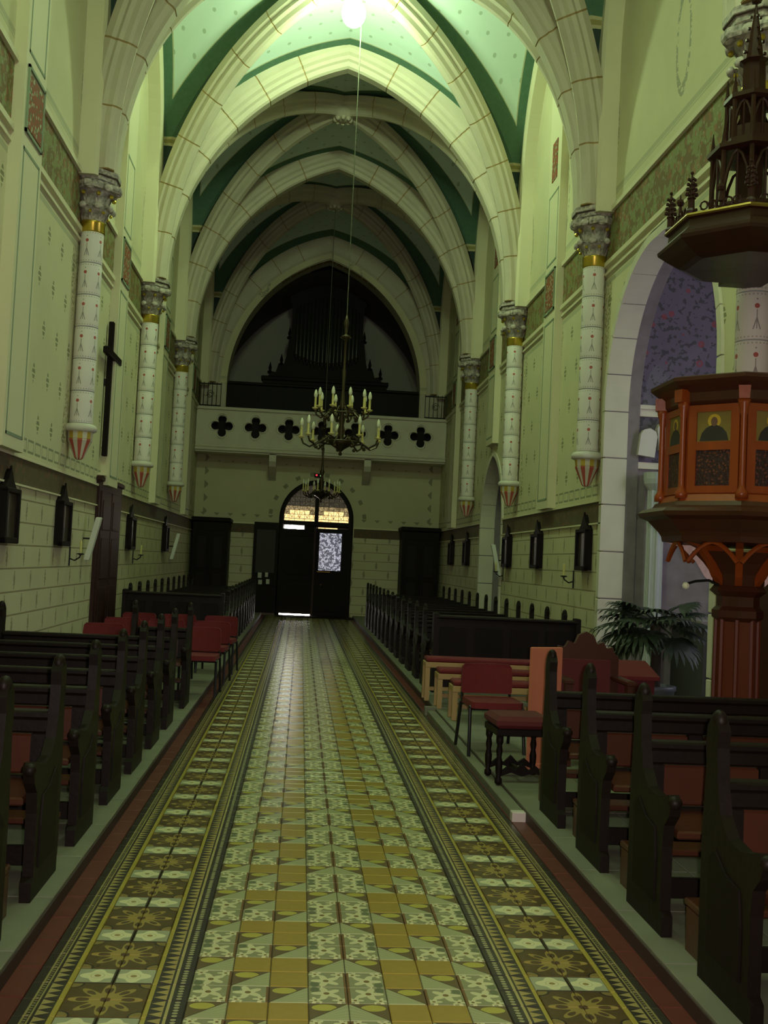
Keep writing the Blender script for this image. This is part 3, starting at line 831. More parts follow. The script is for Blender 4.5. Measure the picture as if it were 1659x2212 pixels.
# ------------------------------------------------------------------ pews
END = [(.07, 0), (.07, .50), (.045, .78), (.055, .86), (.045, .93), (.01, .965), (-.035, .96), (-.065, .92), (-.055, .86), (-.062, .80), (-.068, .73), (-.10, .63), (-.17, .565), (-.28, .55), (-.38, .57), (-.43, .585), (-.465, .55), (-.445, .50), (-.39, .45), (-.375, .36), (-.37, .10), (-.40, .08), (-.40, 0)]
def end_mesh():
    mb = MB(); fn = lambda a, b, t: (t, a, b)
    mb.prism(END, -.023, .023, fn)
    return mb.mesh('bench_end', 'pew_wood')
ENDM = end_mesh()
FIN = MB().sphere((0, 0, 0), .040, 10, 6, 0, (.7, 1, 1.0)).mesh('finial', 'pew_wood', True)
ARMK = MB().sphere((0, 0, 0), .028, 8, 6, 0, (1.1, 1, 1)).mesh('arm_knob', 'pew_wood', True)
def trace(poly, off): return [(a*(1-off)+off*(-.10), b*(1-off)+off*.40) for a, b in poly]
RELM = MB()
RELM.prism([(-.02, .12), (-.02, .46), (-.07, .50), (-.17, .44), (-.29, .42), (-.31, .30), (-.31, .12)], -.006, .006, lambda a, b, t: (t, a, b)); RELM = RELM.mesh('carved_panel', 'dark_wood')
pew_cache = {}
def make_pew(length, label, group):
    t = thing('pew', label, 'pew', group=group); h = length/2
    for s in (-1, 1):
        e = link('bench_end', ENDM, t, (s*(h-.03), 0, 0))
        link('finial', FIN, e, (0, -.01, .955)); link('arm_knob', ARMK, e, (0, -.45, .555))
        link('carved_panel', RELM, e, (s*.024, 0, 0))
    mb = MB(); mb.box(-h+.06, h-.06, -.40, .0, .395, .43, 0, .008); mb.build('seat', 'pew_panel', t)
    mb = MB()
    mb.box(-h+.06, h-.06, .0, .045, .63, .70, 0, .01); mb.box(-h+.06, h-.06, .005, .04, .40, .44, 0, .005)
    n = max(2, round(length/.62))
    for k in range(n+1):
        x = -h+.06+(length-.12)*k/n; x = min(max(x, -h+.10), h-.10); mb.box(x-.04, x+.04, .004, .041, .44, .63, 0, .004)
    mb.build('back_frame', 'pew_wood', t)
    mb = MB(); mb.box(-h+.06, h-.06, -.03, .055, .70, .735, 0, .008); mb.build('top_rail', 'pew_wood', t)
    pw = (length-.12)/n
    pm = MB().box(-pw/2+.045, pw/2-.045, .012, .034, .445, .625, 0, .01).mesh('back_panel', 'pew_panel')
    for k in range(n): link('back_panel', pm, t, (-h+.06+pw*(k+.5), 0, 0))
    mb = MB(); mb.box(-h+.06, h-.06, .05, .20, .60, .62, 0, .004); mb.build('book_shelf', 'pew_wood', t)
    mb = MB(); mb.box(-h+.06, h-.06, .20, .36, .17, .20, 0, .006); mb.box(-h+.06, -h+.10, .05, .34, .0, .17); mb.box(h-.10, h-.06, .05, .34, .0, .17); mb.build('kneeler', 'pew_panel', t)
    mb = MB(); mb.box(-h+.06, h-.06, .02, .05, .03, .12, 0, .004); mb.build('foot_rail', 'pew_wood', t)
    return t
protos = {}
def place_pew(xc, length, y, label, group):
    key = round(length, 2)
    if key in protos: t = copy_tree(protos[key])
    else: t = protos[key] = make_pew(length, label, group)
    t.location = (xc, y, PLAT); tag(t, label, 'pew', group)
    return t
lx0, lx1 = -2.94, -1.46; rx0, rx1 = 1.18, 2.94
LN = [3.2, 4.1, 5.0, 5.87, 6.76, 7.65, 8.58, 9.5]
for i, y in enumerate(LN): place_pew((lx0+lx1)/2, lx1-lx0+.06, y, 'dark wooden pew with curved ends in the near left block, %s from the viewer' % ORD[i], 'near left pews')
place_pew(-1.72, .60, 10.75, 'short dark wooden pew by the aisle behind the near left block', 'near left pews')
RN = [3.0, 3.88, 4.75, 5.65, 6.52]
for i, y in enumerate(RN): place_pew((rx0+rx1)/2, rx1-rx0+.06, y, 'dark wooden pew with curved ends in the near right block, %s from the viewer' % ORD[i], 'near right pews')
for i in range(11):
    y = 16.5+.93*i; place_pew((lx0+lx1)/2, lx1-lx0+.06, y, 'dark wooden pew in the far left block, %s from the front of that block' % ORD[i], 'far left pews')
for i in range(13):
    y = 13.25+.95*i; place_pew((rx0+rx1)/2+.0, rx1-rx0+.06, y, 'dark wooden pew in the far right block, %s from the front of that block' % ORD[i], 'far right pews')
# front kneeling desk of the far right block
def desk(x0, x1, y, label):
    t = thing('kneeling_desk', label, 'desk', ((x0+x1)/2, y, PLAT)); h = (x1-x0)/2
    mb = MB(); mb.box(-h, h, -.02, .02, .05, .86, 0, .006); mb.build('front_panel', 'pew_wood', t)
    for s in (-1, 1): mb = MB(); mb.box(s*h-.03, s*h+.03, -.05, .12, 0, .92, 0, .01); mb.build('end_post', 'pew_wood', t)
    mb = MB(); mb.box(-h, h, -.06, .22, .86, .89, 0, .008); mb.build('book_rest', 'pew_wood', t)
    n = 4
    for k in range(n): mb = MB(); w_ = 2*h/n; mb.box(-h+w_*k+.05, -h+w_*(k+1)-.05, -.032, -.02, .15, .76, 0, .005); mb.build('panel', 'dark_wood', t)
desk(1.22, 2.9, 12.45, 'dark panelled kneeling desk in front of the far right pews')
desk(-2.9, -1.5, 15.75, 'dark panelled kneeling desk in front of the far left pews')

# ------------------------------------------------------------------ chairs, stool, benches in the open bays
def make_chair():
    t = thing('stacking_chair', 'x', 'chair')
    mb = MB(); pts = []
    zS = .03
    poly = [(-.21, -.22), (-.19, -.25), (0, -.265), (.19, -.25), (.21, -.22), (.215, .12), (.18, .17), (0, .185), (-.18, .17), (-.215, .12)]
    b = MB(); b.prism(poly, .375, .425, lambda a, c, tt: (a, c, tt)); b.build('seat', 'red_fabric', t)
    # curved back
    b = MB(); N = 8; fr_ = []
    for i in range(N+1):
        u = -1+2*i/N; x = .215*u; y = .215-.045*u*u
        fr_.append((x, y))
    zz = [.445, .46, .60, .665, .69]; ins = [.07, .01, 0, .03, .13]
    base = []
    for z, k in zip(zz, ins):
        base.append([(x*(1-k), y+.06*(z-.5), z) for x, y in fr_])
    for side, dy in ((0, 0), (1, .035)):
        for r0, r1 in zip(base, base[1:]):
            for i in range(N): b.quad([(r0[i][0], r0[i][1]+dy, r0[i][2]), (r0[i+1][0], r0[i+1][1]+dy, r0[i+1][2]), (r1[i+1][0], r1[i+1][1]+dy, r1[i+1][2]), (r1[i][0], r1[i][1]+dy, r1[i][2])])
    for r in (base[0], base[-1]):
        for i in range(N): b.quad([r[i], r[i+1], (r[i+1][0], r[i+1][1]+.035, r[i+1][2]), (r[i][0], r[i][1]+.035, r[i][2])])
    for e in (0, N):
        for r0, r1 in zip(base, base[1:]): b.quad([r0[e], (r0[e][0], r0[e][1]+.035, r0[e][2]), (r1[e][0], r1[e][1]+.035, r1[e][2]), r1[e]])
    b.build('backrest', 'red_fabric', t)
    for s in (-1, 1):
        MB().tube([(s*.225, -.26, 0), (s*.215, -.20, .37), (s*.215, -.18, .382)], .014, 8).build('leg', 'black_metal', t)
        MB().tube([(s*.225, .28, 0), (s*.215, .17, .38)], .014, 8).build('leg', 'black_metal', t)
        MB().tube([(s*.205, .17, .37), (s*.20, .215, .47), (s*.18, .235, .62)], .012, 8).build('back_support', 'black_metal', t)
    for y in (-.2, .17): MB().tube([(-.215, y, .365), (.215, y, .365)], .011, 6).build('seat_rail', 'black_metal', t)
    return t
chair0 = make_chair(); used = [False]
def chair(x, y, rz, label, z=PLAT, group='red fabric chairs in the open bays'):
    c = copy_tree(chair0) if used[0] else chair0; used[0] = True
    c.location = (x, y, z); c.rotation_euler = (0, 0, rz); tag(c, label, 'chair', group)
chair(1.22, 8.72, .05, 'red fabric chair with black metal legs beside the aisle behind the stool', .05)
rowsL = [(11.45, [-1.42, -1.93, -2.44]), (12.55, [-1.40, -1.92, -2.43]), (13.7, [-1.38, -1.9, -2.42])]
nmr = ['front', 'middle', 'back']; nmc = ['on the aisle', 'in the middle', 'nearest the wall']
for r, (y, xs) in enumerate(rowsL):
    for c, x in enumerate(xs): chair(x, y, random.uniform(-.08, .08), 'red fabric chair in the %s row of the left open bay, %s' % (nmr[r], nmc[c]))
# carved stool
t = thing('carved_stool', 'dark carved wooden stool with a dark red velvet seat by the aisle', 'stool', (1.20, 7.54, PLAT-.015), .06)
mb = MB(); mb.box(-.20, .20, -.19, .19, .38, .47, 0, .03); mb.build('seat', 'dark_red_velvet', t)
mb = MB(); mb.box(-.195, .195, -.185, .185, .335, .385, 0, .006); mb.build('apron', 'dark_wood', t)
for sx in (-1, 1):
    for sy in (-1, 1):
        mb = MB(); mb.lathe([(.012, 0), (.026, .012), (.026, .04), (.016, .05), (.024, .10), (.026, .15), (.017, .19), (.024, .23), (.017, .27), (.026, .29), (.026, .34)], 10, (sx*.165, sy*.155, 0)); mb.build('leg', 'dark_wood', t, smooth=True)
for sy in (-1, 1):
    pts = [(-.15, .09), (-.10, .13), (-.05, .10), (0, .15), (.05, .10), (.10, .13), (.15, .09), (.15, .06), (.08, .085), (0, .06), (-.08, .085), (-.15, .06)]
    mb = MB(); mb.prism(pts, sy*.155-.012, sy*.155+.012, lambda a, b, tt: (a, tt, b)); mb.build('stretcher', 'dark_wood', t)
mb = MB(); mb.box(-.012, .012, -.15, .15, .07, .10); mb.build('cross_rail', 'dark_wood', t)
# low benches with red cushions
def low_bench(x0, x1, y, h, label, frame, clothdepth):
    t = thing('low_bench', label, 'bench', ((x0+x1)/2, y, PLAT), group='low red cushioned benches'); hw_ = (x1-x0)/2
    for sx in (-1, 1):
        for sy in (-1, 1): mb = MB(); mb.box(sx*(hw_-.025)-.025, sx*(hw_-.025)+.025, sy*.12-.02, sy*.12+.02, 0, h-.05, 0, .005); mb.build('leg', frame, t)
    mb = MB(); mb.box(-hw_, hw_, -.145, .145, h-.06, h, 0, .006); mb.build('frame', frame, t)
    mb = MB(); mb.box(-hw_+.01, hw_-.01, -.14, .14, h, h+.05, 0, .015); mb.build('cushion', 'red_fabric', t)
    mb = MB(); mb.box(-hw_+.03, hw_-.03, -.012, .012, .10, .14); mb.build('stretcher', frame, t)
low_bench(1.02, 2.25, 11.75, .42, 'low light wood bench with red cushion, farthest of three by the right aisle', 'light_wood', .05)
low_bench(1.08, 2.25, 11.15, .36, 'low light wood bench with red cushion, middle of three by the right aisle', 'light_wood', .05)
low_bench(1.12, 2.25, 10.35, .33, 'low light wood bench with red cushion, nearest of three by the right aisle', 'light_wood', .05)
# salmon panel, throne and red prie-dieu behind the near right pews
t = thing('side_board', 'salmon coloured upright wooden board behind the last near right pew', 'board', (1.485, 7.96, PLAT), -1.15)
mb = MB(); mb.box(-.015, .015, -.14, .14, .0, .90, 0, .006); mb.build('panel', 'salmon_wood', t)
mb = MB(); mb.box(-.035, .035, -.15, .15, 0, .04, 0, .005); mb.build('foot', 'salmon_wood', t)
t = thing('carved_armchair', 'dark carved armchair with a stepped crest standing by the pulpit', 'armchair', (1.93, 8.28, PLAT))
crest = [(-.27, .35), (-.27, .80), (-.23, .84), (-.22, .88), (-.17, .87), (-.14, .92), (-.09, .90), (-.06, .97), (0, 1.0), (.06, .97), (.09, .90), (.14, .92), (.17, .87), (.22, .88), (.23, .84), (.27, .80), (.27, .35)]
mb = MB(); mb.prism(crest, .20, .26, lambda a, b, tt: (a, tt, b)); bk = mb.build('backrest', 'pulpit_wood_dark', t)
mb = MB(); mb.box(-.20, .20, .185, .20, .45, .78, 0, .006); mb.build('back_pad', 'dark_red_velvet', bk)
mb = MB(); mb.box(-.27, .27, -.25, .25, .36, .42, 0, .01); mb.build('seat', 'pulpit_wood_dark', t)
for sx in (-1, 1):
    for sy in (-1, 1): mb = MB(); mb.box(sx*.24-.03, sx*.24+.03, sy*.22-.03, sy*.22+.03, 0, .36 if sy > 0 else .64, 0, .006); mb.build('leg', 'pulpit_wood_dark', t)
    mb = MB(); mb.box(sx*.24-.035, sx*.24+.035, -.26, .22, .62, .66, 0, .01); mb.build('armrest', 'pulpit_wood_dark', t)
t = thing('red_kneeler', 'red draped prayer desk by the wall beside the palm', 'prayer desk', (2.36, 9.0, PLAT))
mb = MB(); mb.prism([(-.2, 0), (.2, 0), (.2, .70), (.12, .70), (-.2, .60)], -.25, .25, lambda a, b, tt: (tt, a, b)); mb.build('cloth', 'dark_red_velvet', t)
mb = MB(); mb.prism([(-.24, .60), (.15, .70), (.15, .73), (-.24, .63)], -.28, .28, lambda a, b, tt: (tt, a, b)); mb.build('pad', 'red_fabric', t)

# ------------------------------------------------------------------ pulpit
PX, PY = 2.80, 7.60
pul = thing('pulpit', 'carved reddish wood octagonal pulpit with painted saints on a tall stem', 'pulpit', (PX, PY, 0))
P8 = PI/8
mb = MB(); mb.lathe([(.34, .0), (.34, .10), (.27, .14), (.25, .20), (.17, .26), (.15, .30)], 8, ph=P8); mb.build('base', 'pulpit_wood_red', pul)
mb = MB(); mb.lathe([(.148, .28), (.142, 1.28)], 8, ph=P8); mb.build('stem', 'pulpit_wood_red', pul)
for k in range(8):
    a = P8+k*PI/4; mb = MB(); mb.tube([(.150*math.cos(a), .150*math.sin(a), .30), (.145*math.cos(a), .145*math.sin(a), 1.26)], .018, 6); mb.build('stem_shaft', 'pulpit_wood_red', pul)
mb = MB(); mb.lathe([(.145, 1.24), (.18, 1.27), (.18, 1.32), (.15, 1.35), (.15, 1.42), (.20, 1.46), (.17, 1.50), (.20, 1.58), (.26, 1.66), (.34, 1.74)], 8, ph=P8); mb.build('stem_capital', 'pulpit_wood_dark', pul)
# pointed brackets under the body
for k in range(8):
    a = k*PI/4+P8; D = Vector((math.cos(a), math.sin(a), 0)); U = Vector((-D.y, D.x, 0))
    poly = [(.18, 1.50), (.24, 1.56), (.30, 1.66), (.40, 1.76), (.53, 1.80), (.53, 1.84), (.18, 1.84)]
    mb = MB(); mb.prism(poly, -.025, .025, lambda p, q, tt, D=D, U=U: tuple(D*p+U*tt+Vector((0, 0, q)))); mb.build('bracket', 'pulpit_wood', pul)
    # tracery arch between brackets
    a2 = a+P8; D2 = Vector((math.cos(a2), math.sin(a2), 0)); U2 = Vector((-D2.y, D2.x, 0)); pts = []
    for i in range(9):
        u = -1+2*i/8; pts.append(tuple(D2*.47+U2*(.18*u)+Vector((0, 0, 1.66+.14*(1-abs(u)**1.7)))))
    mb = MB(); mb.tube(pts, .016, 5); mb.build('tracery_arch', 'pulpit_wood', pul)
mb = MB(); mb.lathe([(.40, 1.78), (.55, 1.80), (.56, 1.84), (.58, 1.87), (.62, 1.91), (.66, 1.95), (.72, 1.975), (.735, 2.005), (.70, 2.03), (.63, 2.05), (.61, 2.08)], 8, ph=P8); mb.build('lower_cornice', 'pulpit_wood_dark', pul)
mb = MB(); mb.lathe([(.60, 2.04), (.595, 2.08), (.56, 2.13), (.55, 2.14)], 8, ph=P8); mb.build('sill', 'pulpit_wood', pul)
mb = MB(); mb.lathe([(.54, 2.10), (.54, 2.78)], 8, ph=P8); body = mb.build('body', 'pulpit_wood', pul)
ap = .54*math.cos(P8); hwf = .54*math.sin(P8)
for k in range(8):
    a = (k+1)*PI/4
    D = Vector((math.cos(a), math.sin(a), 0)); U = Vector((-D.y, D.x, 0))
    def pl(u, z, d, D=D, U=U): return tuple(D*(ap+d)+U*u+Vector((0, 0, z)))
    def slab(u0, u1, z0, z1, d0, d1, name, mt, parent):
        mb = MB(); mb.prism([(u0, z0), (u1, z0), (u1, z1), (u0, z1)], d0, d1, lambda p, q, tt: pl(p, q, tt)); return mb.build(name, mt, parent)
    for u0, u1 in ((-.185, -.125), (.125, .185)): slab(u0, u1, 2.14, 2.76, 0, .022, 'stile', 'pulpit_wood', body)
    for z0, z1 in ((2.14, 2.19), (2.44, 2.50), (2.71, 2.76)): slab(-.125, .125, z0, z1, 0, .02, 'rail', 'pulpit_wood', body)
    slab(-.125, .125, 2.19, 2.44, .001, .008, 'carved_panel', 'pulpit_carved', body)
    ic = slab(-.125, .125, 2.50, 2.71, .001, .008, 'painted_panel', 'icon_gold', body)
    # half figure with halo: thin painted relief
    hal = [(.048*math.cos(2*PI*i/18), 2.645+.048*math.sin(2*PI*i/18)) for i in range(18)]
    mb = MB(); mb.prism(hal, .008, .010, lambda p, q, tt: pl(p, q, tt)); mb.build('halo', 'halo', ic)
    hd = [(.024*math.cos(2*PI*i/14), 2.64+.033*math.sin(2*PI*i/14)) for i in range(14)]
    mb = MB(); mb.prism(hd, .010, .012, lambda p, q, tt: pl(p, q, tt)); mb.build('head', 'icon_skin', ic)
    rb = [(-.105, 2.505), (.105, 2.505), (.09, 2.56), (.06, 2.595), (.02, 2.615), (-.02, 2.615), (-.06, 2.595), (-.09, 2.56)]
    mb = MB(); mb.prism(rb, .009, .011, lambda p, q, tt: pl(p, q, tt)); mb.build('robe', 'icon_robe', ic)
    # corner colonnette
    a2 = a-P8; c = (.575*math.cos(a2), .575*math.sin(a2), 0)
    mb = MB(); mb.lathe([(.045, 2.10), (.045, 2.14), (.024, 2.17), (.022, 2.20), (.021, 2.66), (.028, 2.69), (.028, 2.71), (.040, 2.75), (.045, 2.78)], 10, c); mb.build('colonnette', 'pulpit_wood', body, smooth=True)
    mb = MB(); mb.prism([(-.035, 2.78), (.035, 2.78), (.04, 2.87), (-.04, 2.87)], -.02, .07, lambda p, q, tt, a2=a2: (math.cos(a2)*(.56+tt)-math.sin(a2)*p, math.sin(a2)*(.56+tt)+math.cos(a2)*p, q)); mb.build('corner_block', 'pulpit_wood', body)
mb = MB(); mb.lathe([(.54, 2.76), (.57, 2.79), (.575, 2.85), (.60, 2.87), (.64, 2.90), (.67, 2.925), (.67, 2.95), (.62, 2.965), (.50, 2.965), (.48, 2.80)], 8, ph=P8, cap=False); mb.build('top_cornice', 'pulpit_wood_dark', pul)
mb = MB(); mb.lathe([(.50, 2.12), (.45, 2.13)], 8, ph=P8); mb.build('pulpit_floor', 'pulpit_wood_dark', pul)
# stair newel and rail on the far side
mb = MB(); mb.box(.36, .44, .25, .33, .0, 2.0, 0, .01); mb.box(.40, .48, -.30, -.22, .0, 1.5, 0, .01); mb.build('stair_post', 'pulpit_wood_dark', pul)
mb = MB(); mb.prism([(-.26, 0), (.55, 0), (.55, 1.95), (.30, 1.95), (-.26, .95)], .38, .42, lambda p, q, tt: (tt, p, q)); mb.build('stair_panel', 'pulpit_wood_dark', pul)
# sounding board
can = thing('pulpit_canopy', 'dark carved wooden sounding board with a pinnacled spire above the pulpit', 'canopy', (PX, PY, 0))
mb = MB(); mb.lathe([(.10, 3.86), (.45, 3.845), (.50, 3.86), (.59, 3.915), (.655, 3.96), (.66, 3.985), (.62, 4.02), (.585, 4.06), (.58, 4.11), (.60, 4.12), (.60, 4.145), (.55, 4.16)], 8, ph=P8); mb.build('board', 'canopy_wood', can)
mb = MB(); mb.lathe([(.605, 4.118), (.612, 4.13), (.605, 4.145)], 8, ph=P8, cap=False); mb.build('gilt_line', 'brass', can)
mb = MB(); mb.box(.02, .34, .25, .62, 3.87, 3.95); mb.build('back_support', 'canopy_wood', can)
def crocket_spire(mb, x, y, z, h, r):
    mb.lathe([(r, 0), (r*1.1, .02), (r*.75, .04), (r*.7, h*.35), (r*.95, h*.38), (r*.55, h*.42), (.004, h)], 8, (x, y, z))
    for f in (.48, .60, .72, .84):
        rr = r*.6*(1-f)+.012
        for k in range(4):
            a = k*PI/2; mb.sphere((x+rr*1.5*math.cos(a), y+rr*1.5*math.sin(a), z+h*f), .012+.010*(1-f), 5, 3)
    mb.sphere((x, y, z+h), .014, 6, 4)
for k in range(8):
    a = k*PI/4+P8; mb = MB(); crocket_spire(mb, .57*math.cos(a), .57*math.sin(a), 4.145, .30, .034); mb.build('pinnacle', 'canopy_wood', can)
    # cresting between pinnacles
    a2 = a+P8; D2 = Vector((math.cos(a2), math.sin(a2), 0)); U2 = Vector((-D2.y, D2.x, 0)); mb = MB()
    for u in (-.12, -.06, 0, .06, .12):
        p = D2*.53+U2*u
        pts = [tuple(p+U2*(.028*math.cos(g))+Vector((0, 0, 4.19+.03*math.sin(g)))) for g in [2*PI*i/8 for i in range(9)]]; mb.tube(pts, .008, 4, cap=False)
    p = D2*.53; mb.tube([tuple(p+Vector((0, 0, 4.2))), tuple(p+Vector((0, 0, 4.36)))], [.02, .004], 5); mb.sphere(tuple(p+Vector((0, 0, 4.30))), .03, 6, 4)
    mb.build('cresting', 'canopy_wood', can)
def stage(r, z0, z1, name):
    mb = MB(); mb.lathe([(r*1.10, z0), (r*1.10, z0+.05), (r*.95, z0+.06)], 8, ph=P8); st = mb.build(name, 'canopy_wood', can); mb = MB(); mb.lathe([(r*.95, z1-.05), (r*1.12, z1-.03), (r*1.12, z1)], 8, ph=P8); mb.build('stage_cornice', 'canopy_wood', st)
    for k in range(8):
        a = k*PI/4+P8; c = (r*.97*math.cos(a), r*.97*math.sin(a), 0)
        mb = MB(); mb.lathe([(.022, z0+.05), (.018, z1-.04)], 6, c); mb.lathe([(.026, z1), (.018, z1+.03), (.003, z1+.16)], 6, c); mb.build('stage_post', 'canopy_wood', st)
        a2 = a+P8; D2 = Vector((math.cos(a2), math.sin(a2), 0)); U2 = Vector((-D2.y, D2.x, 0)); hh = r*.95*math.sin(P8); mb = MB(); zz = z0+.05+(z1-z0-.1)*.35
        pts = [tuple(D2*(r*.9)+U2*(hh*(-1+2*i/6))+Vector((0, 0, zz+(z1-.06-zz)*(1-abs(-1+2*i/6)**2)))) for i in range(7)]; mb.tube(pts, .012, 5)
        mb.tube([tuple(D2*(r*.9)+Vector((0, 0, z0+.05))), tuple(D2*(r*.9)+Vector((0, 0, z1-.06)))], .009, 5)
        mb.prism([(-hh, z0+.04), (hh, z0+.04), (hh, z0+.14), (-hh, z0+.14)], r*.86, r*.90, lambda p, q, tt, D2=D2, U2=U2: tuple(D2*tt+U2*p+Vector((0, 0, q)))); mb.build('stage_tracery', 'canopy_wood', st)
    return st
stage(.285, 4.15, 4.72, 'lower_stage'); stage(.19, 4.74, 5.12, 'upper_stage')
mb = MB(); mb.lathe([(.10, 4.15), (.10, 5.1)], 6); mb.build('core', 'canopy_wood', can)
mb = MB(); crocket_spire(mb, 0, 0, 5.12, .75, .12); mb.sphere((0, 0, 5.90), .05, 6, 4); mb.tube([(0, 0, 5.9), (0, 0, 6.05)], .014, 5); mb.tube([(-.05, 0, 5.99), (.05, 0, 5.99)], .012, 5); mb.build('spire', 'canopy_wood', can)
# reading lamp bracket beside the stem
t = thing('bracket_lamp', 'small black bracket with a white bulb beside the pulpit stem', 'lamp', (2.58, 7.42, 1.50))
mb = MB(); mb.tube([(0, 0, 0), (-.08, -.02, .03), (-.18, -.03, .02), (-.24, -.03, 0)], .010, 6); mb.build('arm', 'iron', t)
mb = MB(); mb.sphere((-.25, -.03, -.015), .026, 8, 6); mb.build('bulb', 'bulb_glass', t)

# ------------------------------------------------------------------ palm
t = thing('potted_palm', 'dark green fan palm in a pot in front of the chapel arch', 'palm', (3.22, 10.6, PLAT-.0))
mb = MB(); mb.lathe([(.13, 0), (.17, .02), (.20, .32), (.215, .33), (.215, .37), (.185, .375), (.18, .34)], 16); mb.build('pot', 'pot', t, smooth=True)
mb = MB(); mb.tube([(0, 0, .3), (.01, 0, .7), (-.01, .01, 1.02)], [.06, .05, .055], 8); mb.build('trunk', 'palm_trunk', t)
def frond(az, el, ln, seed):
    rng = random.Random(seed); mb = MB(); D = Vector((math.cos(az), math.sin(az), 0)); S = Vector((-D.y, D.x, 0)); Zv = Vector((0, 0, 1))
    stem = [Vector((0, 0, 1.0))+D*(ln*.55*q)+Zv*(ln*.55*(math.sin(el)*q-.25*q*q)) for q in (0, .35, .7, 1)]
    mb.tube([tuple(p) for p in stem], [.012, .010, .008, .006], 5)
    c = stem[-1]; t_ = (stem[-1]-stem[-2]).normalized(); n_ = S.cross(t_).normalized()
    for k in range(17):
        g = math.radians(-105+210*k/16)+rng.uniform(-.04, .04); d = t_*math.cos(g)+S*math.sin(g); wv = (d.cross(n_)).normalized(); L = ln*(.52+.10*math.cos(g))*rng.uniform(.9, 1.05)
        p0 = c; p1 = c+d*(L*.5)-Zv*(.02); p2 = c+d*(L*.82)-Zv*(.10*L+.02); p3 = c+d*(L*.95)-Zv*(.32*L)
        for (a, wa), (b, wb_) in (((p0, .005), (p1, .023)), ((p1, .023), (p2, .017)), ((p2, .017), (p3, .002))):
            mb.quad([tuple(a-wv*wa), tuple(a+wv*wa), tuple(b+wv*wb_), tuple(b-wv*wb_)])
    return mb.build('frond', 'palm_leaf', t)
for i, (az, el, ln) in enumerate([(PI, .28, .62), (PI+.15, -.35, .60), (PI-.6, .5, .55), (PI+.7, .45, .55), (PI*.5, .75, .5), (-PI*.5, .55, .55), (0, .7, .5), (.6, .35, .5), (-.7, .4, .55), (PI*.75, .9, .5), (-PI*.75, .05, .6), (-PI*.4, -.2, .55), (.2, 1.2, .45), (PI*1.1, 1.1, .45), (PI+.35, .1, .58), (PI-.25, .02, .58), (PI*.9, .65, .55), (-PI*.6, .8, .5), (PI*1.25, -.1, .55), (-.3, .1, .5)]): frond(az, el, ln, i)

# ------------------------------------------------------------------ chapel furnishings seen through the arch
t = thing('stone_relief', 'pale carved stone tablets on the violet chapel wall', 'relief', (3.93, 12.98, 3.27))
for s in (-1, 1):
    pts = [(-.11, -.16), (.11, -.16), (.11, .10), (.08, .16), (0, .19), (-.08, .16), (-.11, .10)]
    mb = MB(); R2 = lambda a, b, tt, s=s: (s*.115+a*math.cos(.3*s)-b*math.sin(.3*s)*.4, -tt, b-.10*(s < 0)*1.0+a*math.sin(.3*s)*.4)
    mb.prism(pts, 0.0, .10, R2); mb.build('tablet', 'white_paint', t)
t = thing('white_pillar', 'white fluted altar pillar inside the side chapel', 'pillar', (3.91, 12.80, .04))
mb = MB(); mb.lathe([(.13, 0), (.13, .10), (.105, .14)], 16); mb.build('base', 'chapel_white', t)
mb = MB(); prof = [(.10, .14), (.095, 2.56)]; mb.lathe(prof, 16, mfun=lambda k, i: 0); mb.build('shaft', 'chapel_white', t)
for k in range(8):
    a = 2*PI*k/8; mb = MB(); mb.tube([(.10*math.cos(a), .10*math.sin(a), .15), (.094*math.cos(a), .094*math.sin(a), 2.54)], .016, 5); mb.build('flute', 'chapel_white', t)
mb = MB(); mb.lathe([(.10, 2.54), (.15, 2.62), (.16, 2.68), (.16, 2.76)], 16); mb.build('capital', 'chapel_white', t)
t = thing('side_altar', 'dark side altar standing in the chapel behind the palm', 'altar', (5.0, 12.2, .04))
mb = MB(); mb.box(-.8, .8, -.35, .7, 0, .95, 0, .02); mb.build('body', 'chapel_dark', t)
mb = MB(); mb.box(-.85, .85, -.4, .7, .95, 1.02, 0, .01); mb.build('table_top', 'chapel_reveal', t)

# ------------------------------------------------------------------ stations of the cross, sconces, loudspeakers, crucifix
def station():
    t = thing('framed_station', 'x', 'picture')
    out = [(-.24, -.32), (.24, -.32), (.24, .20), (.16, .25), (.09, .30), (.05, .36), (0, .40), (-.05, .36), (-.09, .30), (-.16, .25), (-.24, .20)]
    mb = MB(); mb.prism(out, 0, .06, lambda a, b, tt: (a, -tt, b)); mb.build('backing', 'dark_wood', t)
    mb = MB()
    for a0, a1, b0, b1 in ((-.25, -.20, -.33, .20), (.20, .25, -.33, .20), (-.25, .25, -.33, -.27), (-.25, .25, .16, .21)): mb.box(a0, a1, -.10, -.05, b0, b1, 0, .008)
    mb.build('frame', 'dark_wood', t)
    mb = MB(); mb.box(-.20, .20, -.066, -.06, -.27, .16); mb.build('picture', 'picture_dark', t)
    mb = MB(); mb.tube([(0, -.05, .36), (0, -.05, .43)], .010, 5); mb.tube([(-.025, -.05, .41), (.025, -.05, .41)], .009, 5); mb.build('top_cross', 'dark_wood', t)
    return t
st0 = station(); first = True
LS = [(10.65, 'nearest the viewer'), (13.08, 'left of the tall red door'), (18.2, 'right of the tall red door'), (22.8, 'nearest the gallery')]
RS = [(13.62, 'nearest the viewer'), (16.4, 'second from the viewer'), (18.8, 'beside the small arch'), (23.5, 'past the small arch'), (25.9, 'nearest the gallery')]
for s, lst in ((-1, LS), (1, RS)):
    for y, wh in lst:
        o = st0 if first else copy_tree(st0); first = False
        o.location = (s*(HW-.002), y, 1.89); o.rotation_euler = (0, 0, s*-PI/2)
        tag(o, 'dark framed station of the cross on the %s wall, %s' % ('left' if s < 0 else 'right', wh), 'picture', 'framed stations of the cross')
